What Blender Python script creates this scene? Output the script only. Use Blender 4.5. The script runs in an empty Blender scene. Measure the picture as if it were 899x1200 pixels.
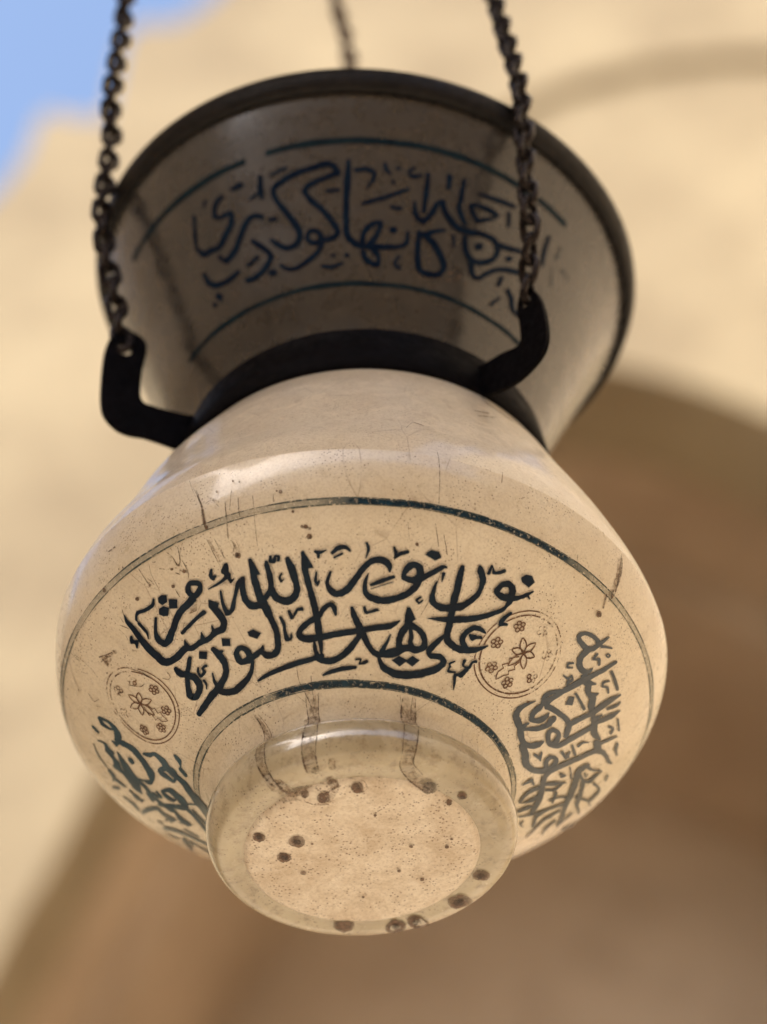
import bpy, math, random
from mathutils import Vector, Matrix
random.seed(7)
SC = bpy.context.scene
COL = SC.collection
# ------------------------------------------------------------------ camera, light, exposure
S = 0.17                                   # metres per lamp unit (the bowl's radius)
ORG = Vector((0, 0, 2.6))                  # foot of the lamp, 2.6 m above the ground
def W(x, y, z): return Vector((x*S, y*S, z*S)) + ORG
cd = bpy.data.cameras.new('camera'); cam = bpy.data.objects.new('camera', cd); COL.objects.link(cam)
cR = Vector((0.999998, 0.00146, -0.001499)); cU = Vector((0.002093, -0.697667, 0.716419)); cF = Vector((0, 0.716421, 0.697668))
m = Matrix((cR, cU, -cF)).transposed().to_4x4(); m.translation = W(0.078625, -7.116304, -5.387264)
cam.matrix_world = m
cd.sensor_fit = 'VERTICAL'; cd.sensor_height = 24.0; cd.lens = 64.0
cd.clip_start = 0.05; cd.clip_end = 2000
cd.dof.use_dof = True; cd.dof.focus_distance = 1.50; cd.dof.aperture_fstop = 2.3
SC.camera = cam

SUN = Vector((-0.45, -0.55, 0.70)).normalized()      # towards the sun: high, behind and left of the camera
el = math.asin(SUN.z); az = math.atan2(SUN.x, SUN.y)
wd = bpy.data.worlds.new('World'); SC.world = wd; wd.use_nodes = True
nt = wd.node_tree; nt.nodes.clear()
sky = nt.nodes.new('ShaderNodeTexSky'); sky.sky_type = 'NISHITA'; sky.sun_disc = False
sky.sun_elevation = el; sky.sun_rotation = az; sky.dust_density = 3.0; sky.air_density = 1.0; sky.ozone_density = 0.8
bg = nt.nodes.new('ShaderNodeBackground'); bg.inputs['Strength'].default_value = 0.15
wo = nt.nodes.new('ShaderNodeOutputWorld')
nt.links.new(sky.outputs[0], bg.inputs[0]); nt.links.new(bg.outputs[0], wo.inputs[0])
sl = bpy.data.lights.new('sun', 'SUN'); sl.energy = 2.0; sl.angle = math.radians(0.53); sl.color = (1.0, 0.945, 0.85)
so = bpy.data.objects.new('sun', sl); COL.objects.link(so); so.location = (5, -8, 12)
so.rotation_euler = SUN.to_track_quat('Z', 'Y').to_euler()
SC.view_settings.view_transform = 'Standard'; SC.view_settings.look = 'None'
SC.view_settings.exposure = 1.36; SC.view_settings.gamma = 1.0
SC.cycles.max_bounces = 10; SC.cycles.diffuse_bounces = 6; SC.cycles.transparent_max_bounces = 24

# ------------------------------------------------------------------ helpers
def tag(o, label=None, cat=None, group=None, kind=None):
    if label: o['label'] = label
    if cat: o['category'] = cat
    if group: o['group'] = group
    if kind: o['kind'] = kind
    return o
def empty(name, loc):
    o = bpy.data.objects.new(name, None); o.empty_display_size = .05; COL.objects.link(o); o.location = loc; return o
def mesh(name, vs, fs, mats, parent=None, smooth=True, mi=None, normals=None, wear=None):
    me = bpy.data.meshes.new(name); me.from_pydata([tuple(v) for v in vs], [], fs)
    for a in (mats if isinstance(mats, (list, tuple)) else [mats]): me.materials.append(a)
    me.polygons.foreach_set('use_smooth', [smooth]*len(me.polygons))
    if mi: me.polygons.foreach_set('material_index', mi)
    me.update()
    if wear:
        at_ = me.attributes.new('wear', 'FLOAT', 'POINT'); at_.data.foreach_set('value', wear)
    if normals: me.normals_split_custom_set_from_vertices([tuple(n) for n in normals])
    o = bpy.data.objects.new(name, me); COL.objects.link(o)
    if parent:
        o.parent = parent
    return o
LAMP_LOC = ORG
def bevel(o, w, seg=2):
    b = o.modifiers.new('bevel', 'BEVEL'); b.width = w; b.segments = seg; b.limit_method = 'ANGLE'; b.angle_limit = math.radians(35)
    return o

class NT:
    def __init__(s, name):
        s.m = bpy.data.materials.new(name); s.m.use_nodes = True; s.t = s.m.node_tree; s.t.nodes.clear()
        s.out = s.n('ShaderNodeOutputMaterial'); s.b = s.n('ShaderNodeBsdfPrincipled'); s.l(s.b.outputs[0], s.out.inputs[0])
        s.co = s.n('ShaderNodeTexCoord').outputs['Object']
    def n(s, t, **k):
        x = s.t.nodes.new(t)
        for a, b in k.items(): setattr(x, a, b)
        return x
    def l(s, a, b): s.t.links.new(a, b)
    def put(s, sock, v):
        if hasattr(v, 'is_output'): s.l(v, sock)
        elif isinstance(v, tuple) and len(v) == 3: sock.default_value = (*v, 1) if sock.type == 'RGBA' else v
        else: sock.default_value = v
    def noise(s, scale, detail=4, rough=.55, vec=None, dist=0, col=False):
        x = s.n('ShaderNodeTexNoise'); x.inputs['Scale'].default_value = scale; x.inputs['Detail'].default_value = detail
        x.inputs['Roughness'].default_value = rough; x.inputs['Distortion'].default_value = dist
        s.l(vec or s.co, x.inputs['Vector']); return x.outputs['Color' if col else 'Fac']
    def voro(s, scale, vec=None, feature='F1', out='Distance', rnd=1.0):
        x = s.n('ShaderNodeTexVoronoi', feature=feature); x.inputs['Scale'].default_value = scale; x.inputs['Randomness'].default_value = rnd
        s.l(vec or s.co, x.inputs['Vector']); return x.outputs[out]
    def ramp(s, v, a, b, lo=0., hi=1.):
        x = s.n('ShaderNodeMapRange'); x.clamp = True
        s.l(v, x.inputs[0]); x.inputs[1].default_value = a; x.inputs[2].default_value = b; x.inputs[3].default_value = lo; x.inputs[4].default_value = hi
        return x.outputs[0]
    def mix(s, f, a, b):
        x = s.n('ShaderNodeMix', data_type='RGBA'); s.put(x.inputs[0], f); s.put(x.inputs[6], a); s.put(x.inputs[7], b); return x.outputs[2]
    def math(s, op, a, b=0.):
        x = s.n('ShaderNodeMath', operation=op); s.put(x.inputs[0], a); s.put(x.inputs[1], b); return x.outputs[0]
    def scaled(s, sx, sy, sz):
        x = s.n('ShaderNodeMapping'); x.inputs['Scale'].default_value = (sx, sy, sz); s.l(s.co, x.inputs[0]); return x.outputs[0]
    def wear(s):
        x = s.n('ShaderNodeAttribute'); x.attribute_name = 'wear'; return x.outputs['Fac']
    def z(s):
        x = s.n('ShaderNodeSeparateXYZ'); s.l(s.co, x.inputs[0]); return x.outputs[2]
    def bump(s, h, dist, strength=1.):
        x = s.n('ShaderNodeBump'); x.inputs['Distance'].default_value = dist; x.inputs['Strength'].default_value = strength
        s.l(h, x.inputs['Height']); s.l(x.outputs[0], s.b.inputs['Normal'])
    def set(s, **k):
        for a, v in k.items(): s.put(s.b.inputs[a.replace('_', ' ')], v)
        return s
    def alpha(s, v):
        s.put(s.b.inputs['Alpha'], v); return s

# ------------------------------------------------------------------ materials
def mat_bowl():
    t = NT('milk_glass_bowl')
    c = t.mix(t.ramp(t.noise(14, 5), .32, .7), (.68, .61, .48), (.595, .52, .39))
    c = t.mix(t.ramp(t.noise(55, 7, .7), .50, .74, 0, .45), c, (.50, .41, .29))
    c = t.mix(t.ramp(t.noise(700, 4, .7), .45, .72, 0, .5), c, (.36, .275, .185))
    c = t.mix(t.ramp(t.noise(420, 3, .6), .56, .70, 0, .35), c, (.60, .52, .40))
    # fine specks of dirt
    sp = t.math('MULTIPLY', t.ramp(t.voro(560), .13, .30, 1, 0), t.ramp(t.noise(45, 4), .46, .58))
    c = t.mix(t.math('MULTIPLY', sp, .8), c, (.13, .08, .05))
    sp2 = t.math('MULTIPLY', t.ramp(t.voro(230), .06, .13, 1, 0), t.ramp(t.noise(28, 3), .50, .58))
    c = t.mix(t.math('MULTIPLY', sp2, .85), c, (.09, .052, .035))
    # hair-fine cracks and dribbles running down
    hair = t.math('MULTIPLY', t.ramp(t.voro(38, t.scaled(1, 1, .45), 'DISTANCE_TO_EDGE'), 0, .016, 1, 0), t.ramp(t.noise(18, 3), .54, .62))
    c = t.mix(t.math('MULTIPLY', hair, .55), c, (.20, .13, .08))
    # dust lying on the upper, sky-facing half, in scratches and streaks
    up = t.ramp(t.z(), .77*S, .90*S)
    wisp = t.ramp(t.noise(170, 9, .8, dist=2.5), .51, .60)
    c = t.mix(t.math('MULTIPLY', up, t.math('MULTIPLY', wisp, .75)), c, (.28, .205, .13))
    pale = t.ramp(t.noise(60, 6, .7, dist=1.), .50, .64)
    c = t.mix(t.math('MULTIPLY', up, t.math('ADD', t.math('MULTIPLY', pale, .4), .25)), c, (.80, .70, .54))
    run = t.ramp(t.noise(75, 5, .65, t.scaled(1, 1, .09)), .60, .70)
    c = t.mix(t.math('MULTIPLY', run, .30), c, (.30, .22, .14))
    ro = t.math('ADD', t.ramp(t.noise(130, 6), .3, .7, .22, .42), t.math('MULTIPLY', up, .15))
    t.set(Base_Color=c, Roughness=ro, Coat_Weight=t.math('SUBTRACT', .8, t.math('MULTIPLY', up, t.ramp(wisp, 0, 1, .1, .7))), Coat_Roughness=.11, IOR=1.5,
          Subsurface_Weight=.15, Subsurface_Scale=.01, Subsurface_Radius=(1.0, .8, .5))
    h = t.math('ADD', t.math('MULTIPLY', t.noise(420, 5, .7), .35), t.math('MULTIPLY', t.noise(14, 3), 2.2))
    t.bump(h, .0007, .6)
    return t.m
def mat_foot():
    t = NT('cream_foot_glass')
    c = t.mix(t.ramp(t.noise(22, 5), .35, .7), (.43, .37, .25), (.30, .245, .15))
    c = t.mix(t.math('MULTIPLY', t.ramp(t.noise(140, 6, .7), .50, .68), .6), c, (.17, .12, .07))
    sp = t.math('MULTIPLY', t.ramp(t.voro(420), .12, .28, 1, 0), t.ramp(t.noise(50, 3), .48, .58))
    c = t.mix(t.math('MULTIPLY', sp, .75), c, (.10, .06, .035))
    c = t.mix(t.math('MULTIPLY', t.ramp(t.noise(35, 4, .6, dist=1.), .56, .66), .4), c, (.45, .39, .28))
    t.set(Base_Color=c, Roughness=t.ramp(t.noise(90, 5), .35, .7, .08, .32), Coat_Weight=1.0, Coat_Roughness=.10, IOR=1.5,
          Subsurface_Weight=.25, Subsurface_Scale=.015, Subsurface_Radius=(1.0, .9, .5))
    t.bump(t.math('ADD', t.math('MULTIPLY', t.noise(26, 3), 1.5), t.math('MULTIPLY', t.noise(260, 4), .25)), .0012, .6)
    return t.m
def mat_disc():
    t = NT('dusty_foot_disc')
    c = t.mix(t.ramp(t.noise(34, 8, .72, dist=.6), .40, .60), (.72, .64, .52), (.54, .44, .32))
    c = t.mix(t.ramp(t.noise(520, 5, .75), .46, .66, 0, .42), c, (.30, .22, .15))
    c = t.mix(t.ramp(t.noise(330, 4, .6), .55, .68, 0, .45), c, (.68, .60, .50))
    cell = t.ramp(t.voro(110, feature='DISTANCE_TO_EDGE'), .0, .07, 1, 0)
    c = t.mix(t.math('MULTIPLY', cell, t.ramp(t.noise(22, 2), .5, .66, 0, .45)), c, (.66, .58, .48))
    sp = t.math('MULTIPLY', t.ramp(t.voro(430), .16, .32, 1, 0), t.ramp(t.noise(60, 4), .42, .54))
    c = t.mix(t.math('MULTIPLY', sp, .8), c, (.14, .085, .055))
    sp2 = t.math('MULTIPLY', t.ramp(t.voro(220), .06, .15, 1, 0), t.ramp(t.noise(40, 2), .46, .56))
    c = t.mix(t.math('MULTIPLY', sp2, .9), c, (.085, .05, .032))
    t.set(Base_Color=c, Roughness=.55, Coat_Weight=.2, Coat_Roughness=.25)
    t.bump(t.noise(380, 7, .75), .0009, .7)
    return t.m
def mat_cone():
    t = NT('smoky_brown_glass')
    c = t.mix(t.ramp(t.noise(12, 5), .3, .7), (.024, .021, .019), (.032, .028, .025))
    dust = t.ramp(t.noise(110, 7, .7, t.scaled(1, 1, .25)), .48, .72)
    c = t.mix(t.math('MULTIPLY', dust, .22), c, (.10, .085, .068))
    t.set(Base_Color=c, Roughness=t.ramp(t.noise(80, 6), .3, .7, .20, .38), Coat_Weight=.7, Coat_Roughness=.20, IOR=1.5)
    t.bump(t.math('ADD', t.math('MULTIPLY', t.noise(17, 3), 1.5), t.math('MULTIPLY', t.noise(220, 6, .7), .3)), .0008, .6)
    return t.m
def mat_iron(name, col, rough=.55, metal=.5, spec=.3):
    t = NT(name)
    c = t.mix(t.ramp(t.noise(160, 6), .4, .7), col, tuple(min(1, a*2.2+.001) for a in col))
    c = t.mix(t.ramp(t.noise(420, 5), .60, .72, 0, .35), c, (.018, .010, .007))
    t.set(Base_Color=c, Roughness=t.ramp(t.noise(200, 5), .3, .7, rough-.12, rough+.12), Metallic=metal, Specular_IOR_Level=spec)
    t.bump(t.math('ADD', t.noise(260, 5), t.math('MULTIPLY', t.noise(50, 3), 1.5)), .0006, .6); return t.m
def mat_ink(name, a, b, wear=.0, rough=.38, coat=.06, crough=.12, spec=.18):
    t = NT(name)
    c = t.mix(t.ramp(t.noise(70, 6, .7), .40, .62), a, b)
    c = t.mix(t.ramp(t.noise(520, 4, .7), .60, .72, 0, .5), c, tuple(min(1, x*2.2+.01) for x in b))
    t.set(Base_Color=c, Roughness=rough, Coat_Weight=coat, Coat_Roughness=crough, Specular_IOR_Level=spec)
    if wear: t.alpha(t.ramp(t.noise(380, 7, .72), wear-.06, wear+.06))
    else: t.alpha(t.ramp(t.noise(300, 7, .75), .26, .30))
    t.bump(t.noise(300, 4), .0005, .4)
    return t.m
def mat_stain(name, col, lo, hi, amax, scale=420, fade=1.):
    t = NT(name)
    t.set(Base_Color=t.mix(t.ramp(t.noise(300, 5), .4, .65), col, tuple(x*2.0 for x in col)), Roughness=.5)
    a = t.math('MULTIPLY', t.ramp(t.noise(scale, 7, .75), lo, hi, 0, amax), t.ramp(t.noise(60, 4, .6), .30, .55, .45, 1))
    t.alpha(t.math('MULTIPLY', a, t.ramp(t.wear(), .05, 1, 1, 1-fade))); return t.m
def mat_line(name, dark, pale):
    t = NT(name); w = t.wear()
    w = t.math('ADD', w, t.ramp(t.noise(45, 5, .65), .3, .7, -.28, .28))
    c = t.mix(t.ramp(t.noise(200, 5, .7), .4, .65), dark, tuple(x*2.4 for x in dark)); c = t.mix(t.ramp(w, .25, .85), c, pale)
    t.set(Base_Color=c, Roughness=.4, Specular_IOR_Level=.25)
    solid = t.ramp(t.noise(420, 7, .72), .36, .46)
    t.alpha(t.math('MULTIPLY', t.ramp(w, .2, 1.05, 1, .32), solid)); return t.m
def mat_stone(name, a, b, d, big=.5, fine=6):
    t = NT(name)
    c = t.mix(t.ramp(t.noise(big, 6, .65), .40, .62), a, b)
    c = t.mix(t.ramp(t.noise(fine, 6, .65), .48, .75, 0, .55), c, d)
    t.set(Base_Color=c, Roughness=.9)
    t.bump(t.noise(fine*2, 6, .65), .04, .6); return t.m
M_BOWL, M_FOOT, M_DISC, M_CONE = mat_bowl(), mat_foot(), mat_disc(), mat_cone()
M_BAND = mat_iron('black_iron_band', (.0014, .0011, .0018), .6, 0., .05); M_RIM = mat_iron('brown_black_rim', (.005, .004, .0035), .5, 0., .2)
M_CHAIN = mat_iron('dark_iron_chain', (.018, .014, .013), .34, .75); M_STEEL = mat_iron('pale_steel_chain', (.16, .135, .115), .34, .8)
M_INK = mat_ink('navy_enamel', (.0014, .0065, .017), (.0032, .0140, .029), spec=.12)
M_INK_TEAL = mat_ink('teal_enamel', (.009, .034, .053), (.018, .056, .076), 0, .35, .35, .15, .4)
M_INK_VEIL = mat_ink('grey_veil_enamel', (.010, .022, .036), (.022, .038, .054), 0, .35, .45, .15, .45)  # paler than the navy ink: grey reflection haze put into the colour
M_INK_CONE = mat_ink('dark_blue_enamel', (.0012, .006, .019), (.003, .013, .031), 0, .5, 0, .2, .05)
M_INK_FAINT = mat_ink('faded_blue_enamel', (.01, .025, .045), (.02, .04, .055), .48, .5, 0)
M_BROWN = mat_ink('brown_stamp_enamel', (.10, .050, .030), (.16, .09, .055), .40)
M_BROWN_F = mat_ink('worn_brown_stamp', (.13, .075, .05), (.19, .125, .08), .53)
M_LINE = mat_line('worn_teal_line', (.003, .015, .026), (.33, .33, .27))
M_LINE_E = mat_ink('line_edge', (.030, .045, .046), (.09, .105, .095), .44)
M_HALO = mat_stain('pale_letter_edge', (.45, .41, .34), .30, .55, .6, 300, 0.)
M_LINE_C = mat_ink('cone_line', (.0018, .010, .018), (.005, .019, .028), .36, .5, 0, .2, .08)
M_ST_F = mat_stain('mineral_drip', (.13, .080, .045), .42, .62, .72)
M_ST_L = mat_stain('drip_edge', (.065, .038, .024), .36, .56, .90)
M_ST_S = mat_stain('rust_spot', (.085, .047, .026), .30, .46, 1.0, 420, .5)
M_ST_D = mat_stain('dark_spot', (.026, .016, .011), .34, .52, .8, 420, .6)

# ------------------------------------------------------------------ the surrounding stone (out of focus)
BUILD = mat_stone('cream_limestone', (.305, .248, .156), (.215, .168, .104), (.18, .138, .085), .6, 2.0)
VAULT = mat_stone('brown_brick_vault', (.48, .375, .270), (.35, .265, .185), (.27, .195, .13), .55, 3.0)
GROUND = mat_stone('pale_paving', (.60, .52, .405), (.53, .45, .34), (.45, .37, .27), .4, 5)
BOUNCE = mat_stone('pale_bounce_stone', (.64, .53, .38), (.57, .46, .32), (.48, .38, .26), .5, 3)  # made pale to throw light back onto the lamp
SLABM = mat_stone('grey_slab_stone', (.30, .24, .18), (.25, .20, .15), (.2, .16, .12), 2, 12)
g = mesh('ground', [(-400, -400, 0), (400, -400, 0), (400, 400, 0), (-400, 400, 0)], [(0, 1, 2, 3)], GROUND, smooth=False); tag(g, kind='structure')
YW = 10.0
SKYLINE = [(-2.34, 15.85), (-2.28, 16.26), (-2.2, 16.36), (-2.1, 16.3), (-1.84, 16.28), (-1.81, 16.58), (-1.78, 17.07), (-1.71, 17.33), (-1.42, 17.35), (-1.23, 17.55), (-0.95, 18.03), (-0.16, 18.56), (4.41, 18.88), (6.495, 24)]
SKYLINE = [(-10.995, 22), (-5.2, 21), (-4.4, 20), (-4.1, 15.0), (-3.6, 14.0), (-3.02, 14.62), (-2.47, 15.52)] + SKYLINE  # outer ends, out of view, raised to replace sky reflections in the glass
ARCH = [(-2.5, 0), (-2.5, 6.5), (-2.3, 8.13), (-1.89, 9.57), (-1.7, 10.06), (-1.5, 10.65), (-1.15, 11.56), (-0.62, 12.6), (0.02, 13.38), (0.69, 13.78), (1.21, 13.88), (1.61, 13.77), (1.96, 13.61), (2.29, 13.41), (2.75, 13.01), (3.23, 12.19), (3.44, 11.12), (3.5, 9.5), (3.5, 0)]
def catm(p, n=6):
    out = []
    for i in range(len(p)-1):
        a, b, c, d = p[max(0, i-1)], p[i], p[i+1], p[min(len(p)-1, i+2)]
        for k in range(n):
            t = k/n
            out.append(tuple(.5*(2*b[j]+(c[j]-a[j])*t+(2*a[j]-5*b[j]+4*c[j]-d[j])*t*t+(3*b[j]-a[j]-3*c[j]+d[j])*t**3) for j in range(len(b))))
    out.append(tuple(p[-1])); return out
wall = empty('stone_building', (0, YW, 0)); tag(wall, 'sunlit cream stone building with a shaded brown archway, blurred behind the lamp', 'building')
top = [(6.495, 0)] + SKYLINE[::-1] + [(-10.995, 0)]
arch = catm(ARCH[1:-1], 5); arch = [ARCH[0]] + arch + [ARCH[-1]]
outline = top + arch                        # right foot, over the roof line, left foot, round the arch
n = len(outline)
vs = [(x, 0, z) for x, z in outline] + [(x, .8, z) for x, z in outline]
fs = [tuple(range(n))[::-1], tuple(range(n, 2*n))] + [(i, (i+1) % n, n+(i+1) % n, n+i) for i in range(n)]
fc = mesh('facade', vs, fs, BUILD, wall, False)
na = len(arch)
c0 = (.5, 6.0)
vs = []; fs = []
for dy, k in ((.15, 1.0), (.15, 1.012), (1.3, 1.012), (1.3, .985), (3.4, .985), (3.4, 0.0)):
    for x, z in arch: vs.append((c0[0]+(x-c0[0])*k, dy + (0), (z*k + c0[1]*(1-k)) if z > .01 else 0))
vs = [(x, y + .45, z) for x, y, z in vs]
for r_ in range(1, 5):
    for i in range(na-1): fs.append((r_*na+i, r_*na+i+1, (r_+1)*na+i+1, (r_+1)*na+i))
vt = mesh('arch_vault', vs, fs, VAULT, wall, False); tag(vt, 'shaded brown vault inside the archway')
MOULD = [(-.6, 15.3), (.1, 15.8), (.64, 16.16), (1.11, 16.51), (1.47, 16.7), (1.82, 16.83), (2.24, 16.91), (2.64, 16.93), (3.11, 16.92), (3.56, 16.8), (4.4, 16.5), (5.2, 16.1)]
mp = catm(MOULD, 4); vs = []; fs = []
for i, (x, z) in enumerate(mp):
    a = mp[max(0, i-1)]; b = mp[min(len(mp)-1, i+1)]; L = math.hypot(b[0]-a[0], b[1]-a[1]); nx, nz = -(b[1]-a[1])/L, (b[0]-a[0])/L
    for q, dy in ((.05, .02), (.05, -.075), (-.04, -.075), (-.08, .02)): vs.append((x+nx*q, dy, z+nz*q))
for i in range(len(mp)-1):
    for k in range(4): fs.append((i*4+k, i*4+(k+1) % 4, i*4+4+(k+1) % 4, i*4+4+k))
mesh('stone_moulding', vs, fs, BUILD, wall, False)
# added slab, out of view, at the chain tops; keeps sun off the lamp
ZC = 8.4
def box(x0, x1, y0, y1, z0, z1):
    v = [W(x, y, z) for z in (z0, z1) for y in (y0, y1) for x in (x0, x1)]
    return v, [(0, 2, 3, 1), (4, 5, 7, 6), (0, 1, 5, 4), (2, 6, 7, 3), (0, 4, 6, 2), (1, 3, 7, 5)]
v, f = box(-7.8, 1.7, -9.5, 1.6, ZC, ZC+1.6)
ce = mesh('shade_slab', v, f, SLABM, None, False); tag(ce, kind='structure')

# added walls, out of view round the camera; they bounce light and block sky
def slab(x0, x1, y0, y1, z1):
    return [(x, y, z) for z in (0, z1) for y in (y0, y1) for x in (x0, x1)]
vs = []; fs = []
for q in ((-11, 7.5, -9, -8, 6.5), (6.5, 7.5, -7.99, 10.9, 22), (-12, -11, -9, 10.9, 13)):
    k = len(vs); vs += slab(*q); fs += [tuple(i+k for i in f) for f in ((0, 1, 3, 2), (4, 6, 7, 5), (2, 3, 7, 6), (0, 4, 5, 1), (0, 2, 6, 4), (1, 5, 7, 3))]
cw = mesh('bounce_wall', vs, fs, BOUNCE, None, False); tag(cw, kind='structure')

# ------------------------------------------------------------------ lamp surfaces
BODY=[(0,-.012,.005,.042,1),(.2,-.012,.005,.042,0),(.345,-.010,.005,.042,0),(.373,-.003,.006,.042,0),(.384,.007,.007,.043,1),
(.40,.007,.008,.045,0),(.45,.007,.013,.051,0),(.482,.018,.016,.053,0),(.504,.055,.010,.040,0),(.509,.1,.005,.026,0),(.499,.142,.001,.024,0),(.479,.166,-.002,.023,0),(.466,.176,-.003,.022,1),
(.482,.222,-.012,0,0),(.525,.2716,-.0185,-.0187,0),(.7156,.39,-.0081,-.008,0),(.882,.5063,-.0059,-.0053,0),(1.0,.6186,-.0132,-.0047,0),(1.046,.755,-.002,-.02,0),(1.051,.80,0,-.03,1),(1.040,.845,.002,-.03,0),
(.9523,1.0512,.0094,-.0149,0),(.8124,1.3511,-.0023,-.0092,0),(.6923,1.5631,.0083,.0128,0),(.632,1.655,.008,.005,0),(.60,1.73,.008,.003,1)]
CONE=[(.60,1.735,.008,.003,1),(.632,1.83,.006,.002,0),(.7109,1.9885,-.0033,.0011,0),(.83,2.262,-.001,-.012,0),(.9394,2.5161,.0016,-.0259,0),(1.012,2.69,.004,-.05,0),(1.040,2.765,.006,-.06,1)]
def dense(keys,n=10):
    out=[]; N=len(keys)
    for i in range(N-1):
        p1,p2=keys[i],keys[i+1]
        p0=keys[i-1] if i>0 and not p1[4] else None
        p3=keys[i+2] if i+2<N and not p2[4] else None
        d=lambda a,b: max(1e-6,math.hypot(b[0]-a[0],b[1]-a[1]))
        L=d(p1,p2)
        m1=[];m2=[]
        for k in range(4):
            c=(p2[k]-p1[k])/L
            if p0: a=(p1[k]-p0[k])/d(p0,p1); w=d(p0,p1); m1.append((a*L+c*w)/(L+w)*L)
            else: m1.append(None)
            if p3: b=(p3[k]-p2[k])/d(p2,p3); w=d(p2,p3); m2.append((b*L+c*w)/(L+w)*L)
            else: m2.append(None)
        for k in range(4):
            c=p2[k]-p1[k]
            if m1[k] is None and m2[k] is None: m1[k]=m2[k]=c
            elif m1[k] is None: m1[k]=1.5*c-.5*m2[k]
            elif m2[k] is None: m2[k]=1.5*c-.5*m1[k]
        for j in range(n):
            t=j/n; h=(2*t**3-3*t*t+1,t**3-2*t*t+t,-2*t**3+3*t*t,t**3-t*t)
            out.append(tuple(h[0]*p1[k]+h[1]*m1[k]+h[2]*p2[k]+h[3]*m2[k] for k in range(4)))
    out.append(tuple(keys[-1][:4]))
    s=[0.]
    for a,b in zip(out,out[1:]): s.append(s[-1]+math.hypot(b[0]-a[0],b[1]-a[1]))
    return out,s

class Surf:
    def __init__(s, keys, n=10):
        s.pr, s.s = dense(keys, n)
    def at(s, ss):
        ss = min(max(ss, 0), s.s[-1]); lo, hi = 0, len(s.s)-1
        while hi-lo > 1:
            md = (lo+hi)//2
            if s.s[md] <= ss: lo = md
            else: hi = md
        t = (ss-s.s[lo])/(s.s[hi]-s.s[lo]+1e-12)
        return [a+(b-a)*t for a, b in zip(s.pr[lo], s.pr[hi])]
    def ev(s, ph, ss):
        r, z, ox, tl = s.at(ss)
        return Vector((r*math.cos(ph)+ox, r*math.sin(ph), z+tl*r*math.cos(ph)))
    def pn(s, ph, ss):
        h = .004; a = s.ev(ph, ss)
        N = (s.ev(ph+h, ss)-s.ev(ph-h, ss)).cross(s.ev(ph, ss+h)-s.ev(ph, ss-h)).normalized()
        return a, N
SB, SK = Surf(BODY), Surf(CONE)
lamp = empty('mosque_lamp', ORG)
tag(lamp, 'hanging cream glass lamp with dark calligraphy, round bowl and flared smoky mouth', 'lamp')
def local(p): return p*S
def rows_mesh(sf, i0, i1, nph=224):
    vs, fs = [], []
    for i in range(i0, i1+1):
        r, z, ox, tl = sf.pr[i]
        for k in range(nph):
            a = 2*math.pi*k/nph
            vs.append(local(Vector((r*math.cos(a)+ox, r*math.sin(a), z+tl*r*math.cos(a)))))
    for i in range(i1-i0):
        for k in range(nph):
            fs.append((i*nph+k, i*nph+(k+1) % nph, (i+1)*nph+(k+1) % nph, (i+1)*nph+k))
    return vs, fs
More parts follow.
